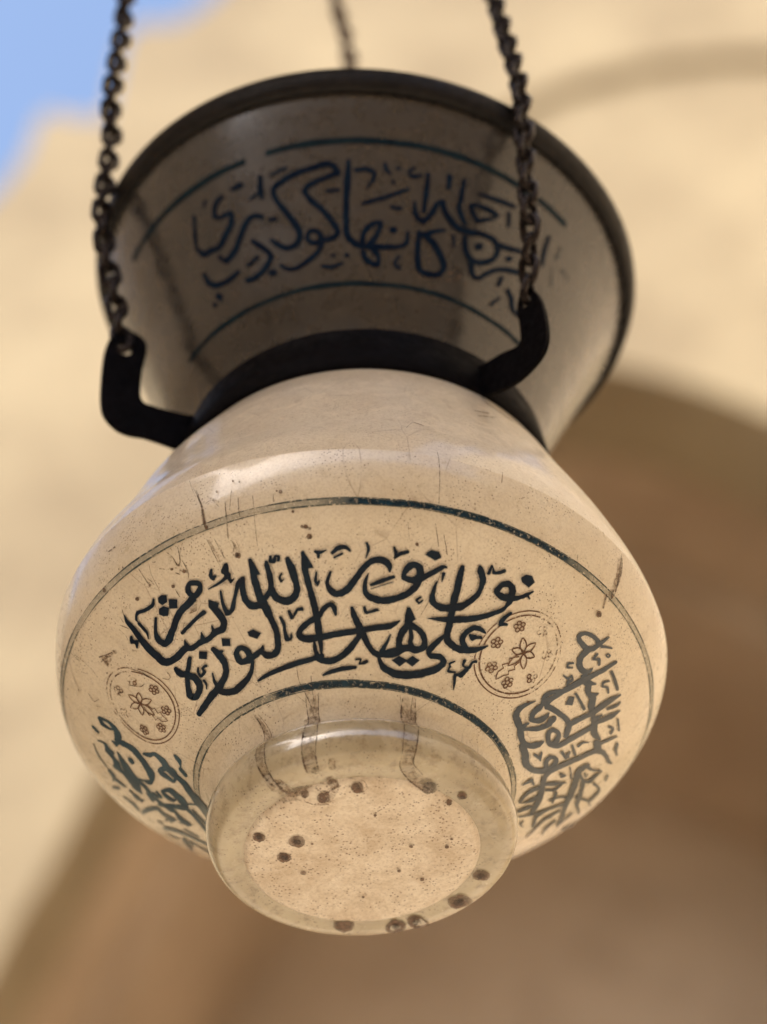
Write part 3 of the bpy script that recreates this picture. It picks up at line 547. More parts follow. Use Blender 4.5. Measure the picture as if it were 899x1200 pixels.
MARKS['cone']='''s-21831 7650 -21706 7496 -22242 7430 -22078 7302 -22380 6921 -22173 6937 -21909 6688 -21913 6867 -21619 6706 -21450 6804 -21694 6454 -21464 6317 -22053 6121 -21852 5936 -22500 5844 -22354 5625 -22917 5898 -22861 5670 -23281 5929 -23401 5754 -23610 6303 -23730 6273
s-20090 6171 -20151 5977 -20513 6324 -20480 6133 -20947 6192 -20783 6019 -21332 5809 -21133 5658 -21628 5478 -21422 5323 -21808 5320 -21627 5122 -22278 5160 -22245 4913 -22501 5398 -22641 5330
s-21238 7574 -21279 7705 -20777 7561 -20848 7780
s-19999 7709 -19805 7647 -20108 7165 -19881 7112 -20031 6806 -19896 6794
s-20037 7139 -19974 7018 -20546 6962 -20509 6888
s-19499 7559 -19522 7634 -18755 7680 -18788 7778
s-19776 5796 -19767 5931 -19481 5734 -19474 5881
s-16556 7276 -16769 7156 -16810 7650 -16926 7480 -17221 7722 -17202 7499 -17582 7652 -17533 7443 -18354 7554 -18283 7335 -19045 7332 -18943 7132 -19519 7093 -19306 6963 -19470 6550 -19244 6599 -19076 5871 -18853 5965 -18677 5239 -18424 5312 -18601 4926 -18350 4860 -18771 4688 -18620 4506 -19135 4641 -19163 4426 -19492 4862 -19635 4713 -19799 5093 -19907 5010
s-23377 7540 -23241 7470 -23535 7021 -23379 6942 -23687 6429 -23558 6365
s-22625 7802 -22556 7758 -22734 7595 -22665 7550
s-16691 7315 -16617 7102 -17271 7133 -17207 6955 -17877 6964 -17775 6785 -18191 6657 -17958 6617 -17964 6207 -17788 6322 -17463 5705 -17293 5832 -17091 5250 -16899 5354 -16850 4854 -16616 4857 -17002 4715 -16892 4539 -17470 4651 -17418 4458
s-16287 7719 -16166 7709 -16384 6984 -16159 6964 -16450 6185 -16217 6169 -16459 5385 -16230 5381 -16432 4685 -16179 4737 -16117 4315 -15961 4482 -15665 4126 -15562 4325
s-15939 7226 -15952 7361 -15500 7254 -15479 7427 -15246 7157 -15107 7239 -15286 6911 -15171 6862 -15487 6594 -15435 6558
s-14822 7612 -14704 7649 -14746 7321 -14628 7392 -14553 7183 -14495 7250
s-14237 7399 -14247 7535 -14169 7408 -14179 7544
s-14430 6922 -14318 6947 -14404 6814 -14304 6836
s-15639 5881 -15673 5987 -14663 6174 -14717 6310 -13693 6644 -13735 6732
s-14399 5801 -14385 5937 -13984 5794 -13973 5917
s-14287 4839 -14308 5070 -14149 4853 -14172 5085
s-17134 6454 -17143 6565 -16649 6470 -16660 6580
l-18059 4772 -18253 4754 -17927 4920 -18005 5084 -17697 4852 -17573 4974 -17594 4664 -17399 4579 -17824 4596 -17853 4430
s-17558 4502 -17369 4403 -17761 4179 -17613 4052 -18285 3907 -18176 3754 -18810 3734 -18762 3577 -19210 3790 -19272 3648 -19513 3984 -19595 3907
s-15490 4284 -15740 4324 -15433 4738 -15619 4821 -15103 5038 -15226 5213 -14915 5095 -14742 5253 -14973 4896 -14780 4834 -15211 4540 -15024 4432 -15464 4293 -15267 4153
s-15658 4019 -15488 4081 -15468 3615 -15300 3766 -14809 3414 -14925 3619 -14772 3926 -14972 3855 -15102 4255 -15273 4127
s-15404 4131 -15399 4337 -14690 4144 -14697 4326 -13962 4217 -14011 4381 -13495 4468 -13667 4544 -13507 4974 -13604 4973
s-13882 3951 -13795 3912 -14097 3650 -13965 3659 -13893 3417 -13735 3553
s-17551 3507 -17532 3601 -17066 3405 -17078 3537 -16503 3547 -16524 3605
s-17012 3868 -17007 3977 -16925 3861 -16920 3970
s-16361 3821 -16359 3942 -16267 3818 -16266 3938
s-20829 5252 -20699 5346 -20344 4773 -20153 4878 -20088 4426 -19847 4378 -20393 4148 -20219 3980 -20906 3957 -20801 3760 -21427 3959 -21381 3781
s-21182 4355 -21257 4465 -20589 4528 -20672 4648
s-20081 3647 -20128 3870 -19894 3647 -19943 3869
s-23727 5135 -23540 5110 -23602 4627 -23364 4667 -23110 4256 -23071 4459 -22404 4171 -22483 4357 -21698 4333 -21760 4434
s-23317 3883 -23101 4026 -23126 3729 -22910 3874
s-23621 3710 -23508 3810 -23523 3643 -23411 3744
s-13537 7651 -13486 7601 -13806 7392 -13697 7372 -13618 7156 -13601 7281 -13217 7312 -13241 7395
s-13023 7498 -12910 7513 -13050 6837 -12844 6857 -13062 5895 -12875 5908
s-13458 6208 -13368 6235 -13361 5667 -13198 5766 -12924 5391 -12956 5610 -12546 5801 -12742 5892 -12356 6263 -12523 6346 -12292 6389 -12167 6582 -12073 5997 -11896 6157 -11469 5600 -11344 5815 -10882 5545 -10860 5776 -10075 5729 -10054 5950 -9534 5717 -9408 5922 -9302 5486 -9083 5631 -9301 5413 -9079 5409 -9461 5059 -9282 4953 -9899 4804 -9832 4593 -10296 4727 -10394 4526 -10619 4935 -10827 4804 -10834 5453 -11014 5378
s-12189 7591 -11974 7637 -12128 7094 -11960 7129
s-11520 7649 -11366 7676 -11538 6932 -11339 6969 -11496 6339 -11315 6424 -11085 5851 -10955 5949
s-10722 7296 -10714 7374 -9916 7351 -9899 7524 -8975 7523 -8964 7658
s-9241 7171 -9103 7243 -9055 6674 -8942 6733
l-10824 6723 -11019 6742 -10373 6798 -10343 6982 -9755 6747 -9568 6885 -10136 6560 -10054 6413 -10488 6361 -10581 6186
s-13153 5033 -12944 5057 -13124 4256 -12881 4296 -12977 3567 -12751 3679 -12477 3352 -12426 3560 -11775 3485 -11907 3635 -11515 3980 -11771 3929 -11831 4457 -12047 4306 -12296 4876 -12487 4675 -12757 5092 -12898 4897
s-12710 4855 -12854 5027 -12422 5092 -12502 5244 -11869 5357 -11895 5425
s-11507 5295 -11423 5320 -11396 4816 -11310 4842
s-10210 5119 -10284 5366 -10028 5191 -10104 5437
s-10488 4559 -10270 4650 -10286 4086 -10104 4216 -9789 3957 -9831 4110 -9354 4370 -9484 4473 -8816 4764 -8902 4913 -8198 4998 -8230 5185 -7605 5223 -7621 5364
s-9258 5657 -9247 5841 -8727 5760 -8726 5957 -7904 6038 -7912 6181
s-8563 5345 -8643 5538 -8411 5424 -8492 5616
s-8701 4573 -8504 4602 -8736 4213 -8570 4236
s-8149 4206 -8000 4352 -7816 4027 -7627 4174 -7512 3694 -7343 3841 -6998 3618 -6922 3716
s-8393 3824 -8322 3804 -8806 3355 -8679 3315
s-7665 7415 -7512 7484 -7595 6888 -7437 6957
s-6989 7439 -6828 7509 -6943 6701 -6761 6788 -6743 6204 -6642 6259'''
MARKS['cone_brown']='''s-10980 4112 -10890 4140 -10845 3653 -10750 3602 -11666 3417 -11653 3358
s-11300 3720 -11320 3802 -11194 3750 -11214 3832
s-10399 3545 -10427 3638 -10305 3577 -10334 3670'''
MARKS['cone_faint']='''s-5552 6781 -5451 6944 -4969 6784 -4886 6920
s-6133 6438 -5995 6525 -5855 5886 -5747 5954
s-6138 7499 -6019 7549 -6144 6964 -6039 7006'''
MARKS['stain']='''s-18688 7713 -18035 7693 -19037 7041 -18193 6952 -19488 6733 -18398 6040 -19461 5598 -18567 5439 -19799 5118 -18761 5080 -19666 4506 -18688 4588
s-12569 7539 -11746 7642 -12843 6308 -11689 6800 -13155 5221 -12265 5252 -13229 4541 -12321 4675 -11689 3825 -11535 4332 -9766 3652 -10082 4242
s-22968 7523 -22435 7556 -22584 6916 -21966 6838 -22849 5859 -22211 5674 -22850 5071 -22095 5086 -22835 4181 -21587 4406
s-22960 3826 -22405 4188 -21309 3442 -20517 4010 -19416 2976 -19015 3601 -17612 3610 -18293 3666 -18413 4136 -18820 3966
s-16893 3559 -16567 3893 -15636 3315 -15383 3715
s-22313 4585 -21718 4733 -22106 3789 -21359 4136 -20462 3655 -20285 3975
s-19359 3446 -19496 3827 -18054 3600 -18040 4072 -18195 3581 -17589 3681
s-16352 3695 -16056 3753 -15874 3245 -15695 3464 -14991 3458 -15148 3579
s-18141 4828 -17612 4801 -18178 4456 -17662 4423
s-22158 12806 -22070 12886 -21928 12658 -21849 12733
s-22690 11492 -22684 11619 -22372 11479 -22454 11632 -22237 11645 -22329 11699
s-20836 11868 -20771 11940 -20605 11724 -20544 11842 -20383 11756 -20380 11804
s-23343 11013 -23320 11081 -23149 10982 -23125 11060
s-22518 13033 -22482 13082 -22358 12954 -22316 13012
s-22227 13397 -22183 13404 -22161 13020 -22062 13052 -22021 12970 -21988 13031
s-20703 13309 -20618 13324 -20623 12875 -20545 12884 -20635 12571 -20566 12573
s-19922 13072 -19848 13082 -19904 12757 -19805 12771
s-20699 14350 -20608 14334 -20688 13790 -20531 13765
s-20488 14705 -20462 14759 -20091 14395 -20064 14448
s-27495 12416 -27415 12522 -26951 12203 -26870 12332
s-27510 12168 -27516 12384 -27157 12176 -27164 12284
s-6248 15095 -6014 15270 -6086 14391 -5869 14508 -6034 13740 -5757 13852
s-27537 12420 -27305 12330 -27631 12230 -27471 12167
s-26935 12265 -26819 12353 -26720 12148 -26609 12238
s-26069 11759 -25951 11796 -25940 11647 -25855 11674
s-27644 12431 -27628 12490 -27174 12304 -27154 12400
s-28276 11595 -28183 11583 -28261 11357 -28118 11341'''
MARKS['stain_line']='''s-18764 7697 -18688 7694 -19026 7036 -18948 7026 -19366 5883 -19263 5855 -19677 5145 -19575 5137 -19744 4579 -19628 4579
s-17972 7633 -17897 7629 -18354 6839 -18275 6831 -18456 5742 -18381 5729 -18870 4982 -18768 4974 -18875 4425 -18757 4428
s-12595 7535 -12543 7542 -12855 6310 -12754 6345 -13199 5198 -13121 5200 -13128 4487 -13031 4508 -11722 3902 -11695 3962 -10165 3686 -10142 3748
s-11772 7639 -11721 7646 -11751 6789 -11690 6798 -12308 5202 -12227 5208 -12345 4717 -12279 4734 -11139 4322 -11121 4379
s-22680 7520 -22561 7523 -22506 7048 -22417 7033 -22849 5852 -22715 5811 -22735 5184 -22618 5184 -22444 4514 -22312 4532
s-22318 7518 -22259 7520 -22024 6826 -21932 6815 -22194 5679 -22104 5655 -22187 5071 -22101 5073 -22120 4010 -21966 4030
s-19602 7839 -19537 7861 -19048 7466 -19004 7481 -18648 7241 -18605 7257
s-20727 13386 -20706 13387 -20705 13122 -20683 13124 -20697 12859 -20669 12862 -20692 12596 -20663 12599 -20673 12459 -20650 12463
s-20464 13324 -20448 13326 -20423 12979 -20406 12981 -20411 12664 -20388 12666
s-19880 13175 -19864 13174 -19922 12884 -19906 12881 -20067 12697 -20054 12690
s-19774 13094 -19758 13095 -19771 12841 -19754 12841 -19817 12676 -19801 12674
s-22262 13550 -22242 13557 -22144 13310 -22110 13315 -22135 13035 -22088 13037
s-21796 13537 -21774 13532 -21860 13302 -21833 13295 -21972 13087 -21934 13065 -22112 13020 -22089 12988
s-21550 13595 -21541 13589 -21732 13410 -21718 13401 -21831 13293 -21812 13282
s-23499 13568 -23474 13566 -23488 13282 -23457 13281 -23486 12990 -23436 12990
s-23035 13550 -23023 13547 -23176 13152 -23164 13151 -23246 12613 -23233 12612
s-22781 13194 -22764 13213 -22609 13098 -22595 13113
s-25038 12926 -25019 12919 -25200 12708 -25160 12696 -25313 12451 -25263 12445 -25260 12223 -25224 12224
s-25343 12808 -25329 12806 -25409 12589 -25388 12585
s-25768 12568 -25746 12567 -25758 12293 -25735 12290 -25819 12109 -25796 12104
s-21861 13086 -21838 13087 -21868 12843 -21833 12843 -21892 12667 -21864 12660 -22037 12455 -22026 12450
s-22320 12846 -22307 12856 -22205 12732 -22178 12751
s-22198 11301 -22186 11298 -22422 10932 -22409 10929
s-19414 12666 -19406 12684 -19259 12629 -19252 12648
s-23341 11199 -23355 11209 -23119 11336 -23134 11346
s-22706 12292 -22680 12293 -22671 12119 -22697 12120 -22669 12399 -22688 12399
s-22770 13464 -22782 13438 -22871 13503 -22883 13476
s-20911 15128 -20867 15125 -20681 14345 -20625 14338 -20665 13792 -20598 13779
s-21021 15294 -21000 15296 -20840 14864 -20809 14867 -20665 14451 -20633 14455
s-20527 14511 -20537 14535 -20307 14540 -20299 14570 -20095 14248 -20071 14264
s-19866 14353 -19844 14348 -19875 13757 -19843 13750 -20012 13160 -19979 13153
s-19426 14390 -19405 14386 -19423 13739 -19402 13735
s-18943 14318 -18922 14315 -18931 13724 -18910 13721 -19122 12718 -19100 12715
s-18260 14226 -18239 14222 -18266 13957 -18245 13953
s-21153 15594 -21131 15592 -21019 15175 -20997 15175 -20894 14888 -20873 14890
s-23373 13161 -23348 13165 -23303 12880 -23276 12884
s-27520 12575 -27486 12607 -26867 12275 -26830 12318
s-25606 12619 -25563 12629 -25364 12247 -25321 12258
s-24650 14828 -24680 14875 -24304 14794 -24333 14840
s-19648 14684 -19626 14676 -19717 14035 -19695 14027
s-17507 13024 -17467 13109 -17202 12919 -17163 13005
s-6171 15407 -6118 15451 -6057 14690 -6010 14720 -5861 13971 -5799 13996 -5949 13565 -5887 13573
s-6100 15295 -6066 15325 -5967 14762 -5919 14794 -5876 14240 -5830 14264
s-6174 13679 -6100 13713 -5990 13249 -5916 13282
s-5980 13956 -5889 14001 -5897 13732 -5822 13769
s-13322 15933 -13301 15942 -13060 13930 -13039 13935
s-9663 23489 -9559 23646 -9531 22889 -9451 23016 -8356 22397 -8245 22550
s-10951 20954 -10887 21106 -10132 21400 -10051 21571
s-10986 20432 -10929 20575 -9846 21272 -9763 21445
s-11217 15770 -11180 15789 -11218 15278 -11195 15286
s-7943 14094 -7918 14109 -7731 13694 -7706 13708
s-14235 17416 -14247 17465 -13981 18007 -13979 18074 -13654 17799 -13634 17902
s-12738 12993 -12716 13001 -12494 12376 -12470 12385
s-27134 11757 -27091 11770 -26800 11468 -26763 11477 -26519 11080 -26457 11088 -26430 10781 -26331 10786
s-25881 10410 -25844 10423 -25673 10237 -25639 10269 -25426 10261 -25485 10281 -25412 10470 -25446 10473
s-28440 11485 -28407 11507 -28093 11307 -28118 11354 -28100 11492 -28135 11497
s-27578 11246 -27548 11252 -27215 10864 -27173 10882 -26883 10763 -26856 10810
s-28289 13501 -28267 13496 -28243 12800 -28222 12795 -28415 12349 -28393 12342
s-29547 12539 -29513 12524 -29734 12271 -29697 12264 -29437 12088 -29418 12100
s-29913 12168 -29877 12165 -29795 11992 -29759 11990
s-28411 13688 -28388 13681 -28349 13191 -28327 13185
s-26917 9348 -26890 9350 -26790 9043 -26765 9049 -26168 8742 -26149 8751
s-18829 8695 -18793 8694 -18923 8054 -18883 8056 -18667 7415 -18625 7419 -18599 6789 -18554 6791
s-18169 8195 -18131 8194 -18357 7391 -18315 7390
s-12822 7638 -12782 7645 -12555 7004 -12508 7013
s-11987 7685 -11945 7689 -12015 6830 -11967 6834
s-13166 10854 -13139 10853 -13151 10415 -13158 10435 -12817 10897 -12841 10907
s-12575 11910 -12551 11907 -12685 11038 -12659 11033 -12960 10243 -12932 10236
s-13602 8308 -13573 8321 -13349 8118 -13318 8130
s-13978 13192 -13957 13196 -13883 12639 -13861 12644
s-13070 13274 -13050 13281 -12852 12587 -12830 12594'''
MARKS['stain_spot']='''s-28604 3461 -27373 3607 -28470 3366 -27225 3517
s-28428 2218 -26125 2437 -28315 2106 -25928 2333
s-31857 2544 -29905 2556 -31925 2445 -29894 2457
s-20952 3590 -20659 3829 -20761 3554 -20454 3801
s-19697 3122 -19216 3535 -19383 3079 -18930 3500
s-6790 4096 -7442 4295 -6683 4144 -7334 4340
s4502 4280 3173 4065 4413 4382 3110 4172
s8342 4604 6851 4051 8218 4760 6643 4174
s12092 4752 11256 4060 11931 4927 10975 4126
s13685 4776 13107 4027 13413 4773 12793 4072
s-45410 4474 -45256 3654 -45684 4462 -45582 3633
s-16204 3323 -16176 3732 -15886 3315 -15892 3725
s6488 1507 5615 1418 6375 1533 5511 1446
s-35667 2116 -34635 2027 -35774 2075 -34722 1984
s-27177 1754 -26600 1801 -27129 1732 -26546 1780
s-2414 1631 -3297 1673 -2358 1661 -3227 1702
s-1128 2769 -1674 2788 -1112 2800 -1652 2819
s6263 2423 5744 2336 6188 2449 5673 2363
s-2510 2998 -2872 3026 -2485 3020 -2843 3047
s15597 2236 15590 2121 15491 2238 15479 2123
s-13664 2144 -13762 2257 -13558 2148 -13662 2261
s-7255 3692 -7638 3838 -7104 3726 -7469 3869
s-19971 12510 -19886 12690 -19902 12492 -19818 12672
s-24288 12810 -24192 12896 -24247 12786 -24152 12872
s-23483 12909 -23418 12978 -23452 12892 -23387 12962
s-24795 13007 -24757 13038 -24779 12997 -24741 13028
s-22033 12713 -21968 12804 -21996 12698 -21931 12789
s-22386 12961 -22336 13027 -22358 12948 -22309 13015
s-22073 12975 -22026 13043 -22045 12963 -21998 13031
s-24281 13962 -24262 14011 -24257 13949 -24238 13997
s-20624 13671 -20595 13777 -20585 13658 -20556 13763
s-19602 14964 -19604 15028 -19582 14958 -19584 15022
s-19382 14862 -19385 14927 -19363 14857 -19365 14921
s-17362 12976 -17340 13085 -17324 12972 -17302 13081
s-17307 12643 -17277 12788 -17255 12638 -17225 12783
s-17688 13506 -17675 13597 -17657 13502 -17644 13593
s-18040 14181 -18042 14300 -18003 14175 -18005 14293
s-18156 14264 -18157 14324 -18137 14261 -18138 14321
s-20149 14748 -20151 14832 -20122 14738 -20124 14823
s-22728 12478 -22649 12572 -22687 12459 -22609 12553
s-25258 13739 -25185 13845 -25200 13702 -25126 13808
s-24262 12800 -24168 12884 -24223 12776 -24129 12861
s-5923 12904 -6084 13051 -5845 12957 -6006 13103
s-13606 12483 -13618 12580 -13571 12488 -13582 12585
s-27888 12090 -27814 12115 -27865 12072 -27792 12097
s-25644 8893 -25538 8943 -25609 8876 -25504 8926
s-30096 13366 -30028 13371 -30075 13345 -30007 13350
s-29720 12920 -29652 12927 -29703 12902 -29635 12910
s-13626 12502 -13636 12594 -13592 12507 -13603 12599
s-17331 12634 -17296 12798 -17272 12628 -17238 12792
s-17360 12985 -17334 13112 -17315 12980 -17290 13107
s-5540 9370 -5658 9417 -5507 9388 -5624 9434'''
MARKS['stain_dark']='''s-9659 3691 -10356 4102 -9324 3741 -10090 4161
s-19232 4477 -19086 4737 -19084 4450 -18943 4716
s-28278 3468 -27611 3548 -28201 3417 -27535 3498
s-27740 2235 -26653 2338 -27675 2183 -26569 2288
s-31418 2515 -30355 2522 -31445 2462 -30359 2468
s4136 4244 3522 4145 4095 4292 3487 4194
s7863 4455 7213 4219 7782 4513 7114 4271
s11734 4509 11407 4250 11634 4540 11294 4275
s13400 4497 13175 4225 13286 4518 13051 4242
s-45474 4288 -45440 4062 -45588 4284 -45560 4058
s-6834 4155 -7199 4264 -6776 4181 -7141 4290
s-19936 12547 -19890 12645 -19898 12537 -19853 12635
s-24087 13901 -24061 13965 -24057 13884 -24030 13948
s-5936 12934 -6049 13037 -5882 12971 -5994 13073'''

def cr(p, n, loop=False):
    out = []; N = len(p); rng = range(N if loop else N-1)
    g_ = (lambda i: p[i % N]) if loop else (lambda i: p[min(max(i, 0), N-1)])
    for i in rng:
        a, b, c, d = g_(i-1), g_(i), g_(i+1), g_(i+2)
        for k in range(n):
            t = k/n
            out.append([.5*(2*b[j]+(c[j]-a[j])*t+(2*a[j]-5*b[j]+4*c[j]-d[j])*t*t+(3*b[j]-a[j]-3*c[j]+d[j])*t**3) for j in range(len(b))])
    out.append(list(p[0] if loop else p[-1])); return out
class Decal:
    def __init__(s, sf, off=.0016): s.sf = sf; s.v = []; s.nn = []; s.f = []; s.mi = []; s.w = []; s.off = off; s.k = 0; s.wv = 0.; s.ar = .6
    def pt(s, ph, ss):
        a, N = s.sf.pn(ph, ss); s.v.append(local(a + N*(s.off+s.k*.00003))); s.nn.append(N); s.w.append(s.wv); return len(s.v)-1
    def ribbon(s, rails, loop=False, mat=0, jit=.05, n=6):
        R = cr(rails, n, loop); ids = []; cap = not loop
        if cap:                                   # rounded pen ends
            for end in (0, -1):
                e = R[end]; q = R[1] if end == 0 else R[-2]
                rr = s.sf.at((e[1]+e[3])/2)[0]        # angle to length at this place
                w = ((e[2]-e[0])*rr, e[3]-e[1]); mid = ((e[0]+e[2])/2*rr, (e[1]+e[3])/2); qm = ((q[0]+q[2])/2*rr, (q[1]+q[3])/2)
                d = (mid[0]-qm[0], mid[1]-qm[1]); L = math.hypot(*d)+1e-9; wl = math.hypot(*w)*.38
                new = []
                for u, sc in ((.55, .80), (.95, .35)):
                    m_ = (mid[0]+d[0]/L*wl*u, mid[1]+d[1]/L*wl*u)
                    new.append([(m_[0]-w[0]/2*sc)/rr, m_[1]-w[1]/2*sc, (m_[0]+w[0]/2*sc)/rr, m_[1]+w[1]/2*sc])
                if end == 0: R = new[::-1]+R
                else: R = R+new
        ja = jb = 0
        for ri, r in enumerate(R):
            s.wv = abs(2*ri/(len(R)-1)-1)**4
            ja = s.ar*ja+random.uniform(-jit, jit); jb = s.ar*jb+random.uniform(-jit, jit)
            dx, dy = r[2]-r[0], r[3]-r[1]
            ids.append((s.pt(r[0]-dx*ja, r[1]-dy*ja), s.pt(r[2]+dx*jb, r[3]+dy*jb)))
        s.wv = 0.
        for a, b in zip(ids, ids[1:]): s.f.append((a[0], a[1], b[1], b[0])); s.mi.append(mat)
        s.k += 1
    def patch(s, pts, mat=0):
        P = []
        for a, b in zip(pts, pts[1:]+pts[:1]):
            for k in range(3): P.append((a[0]+(b[0]-a[0])*k/3, a[1]+(b[1]-a[1])*k/3))
        c = s.pt(sum(p[0] for p in P)/len(P), sum(p[1] for p in P)/len(P)); ids = [s.pt(*p) for p in P]
        for a, b in zip(ids, ids[1:]+ids[:1]): s.f.append((c, a, b)); s.mi.append(mat)
        s.k += 1
    def strokes(s, key, mat=0, jit=.05, n=6, grow=0.):
        for row in MARKS[key].split('\n'):
            kind = row[0]; q = [int(x)/1e4 for x in row[1:].split()]
            if kind == 'f':
                P = [(q[i], q[i+1]) for i in range(0, len(q), 2)]
                if grow:
                    cx, cy = sum(p[0] for p in P)/len(P), sum(p[1] for p in P)/len(P); rr = s.sf.at(cy)[0]
                    P = [(x+(x-cx)*grow/(math.hypot((x-cx)*rr, y-cy)+1e-6), y+(y-cy)*grow/(math.hypot((x-cx)*rr, y-cy)+1e-6)) for x, y in P]
                s.patch(P, mat)
            else:
                rails = [q[i:i+4] for i in range(0, len(q), 4)]
                if grow:                          # a slightly wider ribbon under the stroke
                    for r in rails:
                        rr = s.sf.at(r[1])[0]; dx, dy = r[2]-r[0], r[3]-r[1]; L = math.hypot(dx*rr, dy)+1e-6; k = grow/L
                        r[0] -= dx*k; r[1] -= dy*k; r[2] += dx*k; r[3] += dy*k
                s.ribbon(rails, kind == 'l', mat, jit, n)
    def band(s, s0, hw, a0, a1, mat=0, n=300, wob=0, wear=None):
        k = max(8, int(n*(a1-a0)/360)); R = []
        for i in range(k+1):
            q = a0+(a1-a0)*i/k; a = math.radians(q); w1 = wob*math.sin(a*9)+wob*.7*math.sin(a*23+1); w2 = wob*math.sin(a*11+2)+wob*.6*math.sin(a*31)
            s.wv = wear(q) if wear else 0.
            R.append((s.pt(a, s0-hw+w1), s.pt(a, s0+hw+w2)))
        s.wv = 0.
        for a, b in zip(R, R[1:]): s.f.append((a[0], a[1], b[1], b[0])); s.mi.append(mat)
        s.k += 1
    def fix(s):                                   # all faces outwards
        out = []
        for f in s.f:
            a, b, c = (s.v[i] for i in f[:3]); N = s.nn[f[0]]
            out.append(f if (b-a).cross(c-a).dot(N) >= 0 else f[::-1])
        s.f = out
    def build(s, name, mats, parent):
        s.fix(); return mesh(name, s.v, s.f, mats, parent, True, s.mi, s.nn, s.w)
def part_with_stains(name, i0, i1, mat, parent, zsel):
    vs, fs = rows_mesh(SB, i0, i1); mi = [0]*len(fs)
    vs = list(vs); wv = [0.]*len(vs)
    st = STAIN; ids = {}
    for f, k, sv in zip(st.f, st.mi, st.fs):
        if zsel[0] <= sv < zsel[1]:
            g_ = []
            for i in f:
                if i not in ids: ids[i] = len(vs); vs.append(st.v[i]); wv.append(st.w[i])
                g_.append(ids[i])
            fs.append(tuple(g_)); mi.append(k+1)
    return mesh(name, vs, fs, [mat, M_ST_F, M_ST_L, M_ST_S, M_ST_D], parent, True, mi, None, wv)
class Stain(Decal):
    def __init__(s): super().__init__(SB, .0007); s.fs = []; s.cur = 0
    def pt(s, ph, ss):
        s.cur = ss; return super().pt(ph, ss)
    def ribbon(s, rails, *a, **k):
        sv = sum(r[1]+r[3] for r in rails)/(2*len(rails)); n0 = len(s.f); i0 = len(s.v)
        super().ribbon(rails, *a, **k); s.svs = None
        # each face is given the arc length of its own first corner
        for f in s.f[n0:]: s.fs.append(s.sof[f[0]])
STAIN = Stain(); STAIN.sof = {}
_pt = STAIN.pt
def pt2(ph, ss):
    i = Decal.pt(STAIN, ph, ss); STAIN.sof[i] = ss; return i
STAIN.pt = pt2
for key, mt, jt in (('stain', 0, .07), ('stain_line', 1, .16), ('stain_spot', 2, .06), ('stain_dark', 3, .08)):
    STAIN.ar = .85
    STAIN.strokes(key, mt, jt, 5)
STAIN.fix()
I = 10
iA, iF = 4*I, 12*I
foot = part_with_stains('foot', iA, iF, M_FOOT, lamp, (SB.s[iA], SB.s[iF]))
disc = part_with_stains('foot_disc', 0, iA, M_DISC, foot, (-1, SB.s[iA]))
bowl = part_with_stains('bowl', iF, len(SB.pr)-1, M_BOWL, lamp, (SB.s[iF], 99))
# ---- the flared mouth: outer glass, lip, inner glass
vs, fs = rows_mesh(SK, 0, len(SK.pr)-1, 192); nph = 192; rows = len(SK.pr)
inner = []
for i in range(rows-1, -1, -1):
    r, z, ox, tl = SK.pr[i]; inner.append((r-.03, z, ox, tl))
for r, z, ox, tl in inner:
    for k in range(nph):
        a = 2*math.pi*k/nph; vs.append(local(Vector((r*math.cos(a)+ox, r*math.sin(a), z+tl*r*math.cos(a)))))
for i in range(rows-1, 2*rows-1):
    for k in range(nph): fs.append((i*nph+k, i*nph+(k+1) % nph, (i+1)*nph+(k+1) % nph, (i+1)*nph+k))
mouth = mesh('flared_mouth', vs, fs, M_CONE, lamp)
def lathe(name, prof, mat, parent, nph=192, closed=True, ox=0., tl=0.):
    vs, fs = [], []; n_ = len(prof)
    for r, z in prof:
        for k in range(nph):
            a = 2*math.pi*k/nph; vs.append(local(Vector((r*math.cos(a)+ox, r*math.sin(a), z+tl*r*math.cos(a)))))
    for i in range(n_ if closed else n_-1):
        j = (i+1) % n_
        for k in range(nph): fs.append((i*nph+k, i*nph+(k+1) % nph, j*nph+(k+1) % nph, j*nph+k))
    return mesh(name, vs, fs, mat, parent)
rim = lathe('rim_band', [(1.022, 2.695), (1.034, 2.692), (1.052, 2.73), (1.063, 2.765), (1.063, 2.785), (1.05, 2.797), (1.03, 2.795), (1.005, 2.78), (1.004, 2.70)], M_RIM, mouth, ox=.006, tl=-.058)
# ---- inscriptions, medallions and painted lines
d = Decal(SB, .0012); d.strokes('main', 1, .1, 6, .0048); d.off = .0016; d.strokes('main', grow=.0003); o = d.build('inscription', [M_INK, M_HALO], bowl); o['label'] = 'large navy Arabic calligraphy across the front of the bowl'
d = Decal(SB, .0012); d.strokes('right', 1, .1, 6, .003); d.off = .0016; d.strokes('right'); o = d.build('inscription', [M_INK_VEIL, M_HALO], bowl); o['label'] = 'Arabic calligraphy with a painted grey reflection veil, turning round the right side of the bowl'
d = Decal(SB); d.strokes('left'); o = d.build('inscription', [M_INK_TEAL], bowl); o['label'] = 'teal Arabic calligraphy turning round the lower left of the bowl'
d = Decal(SK, .0022); d.strokes('cone', 0, grow=.0018); d.strokes('cone_brown', 1); d.strokes('cone_faint', 2)
o = d.build('inscription', [M_INK_CONE, M_BROWN_F, M_INK_FAINT], mouth); o['label'] = 'dark blue Arabic calligraphy round the shaded flared mouth'
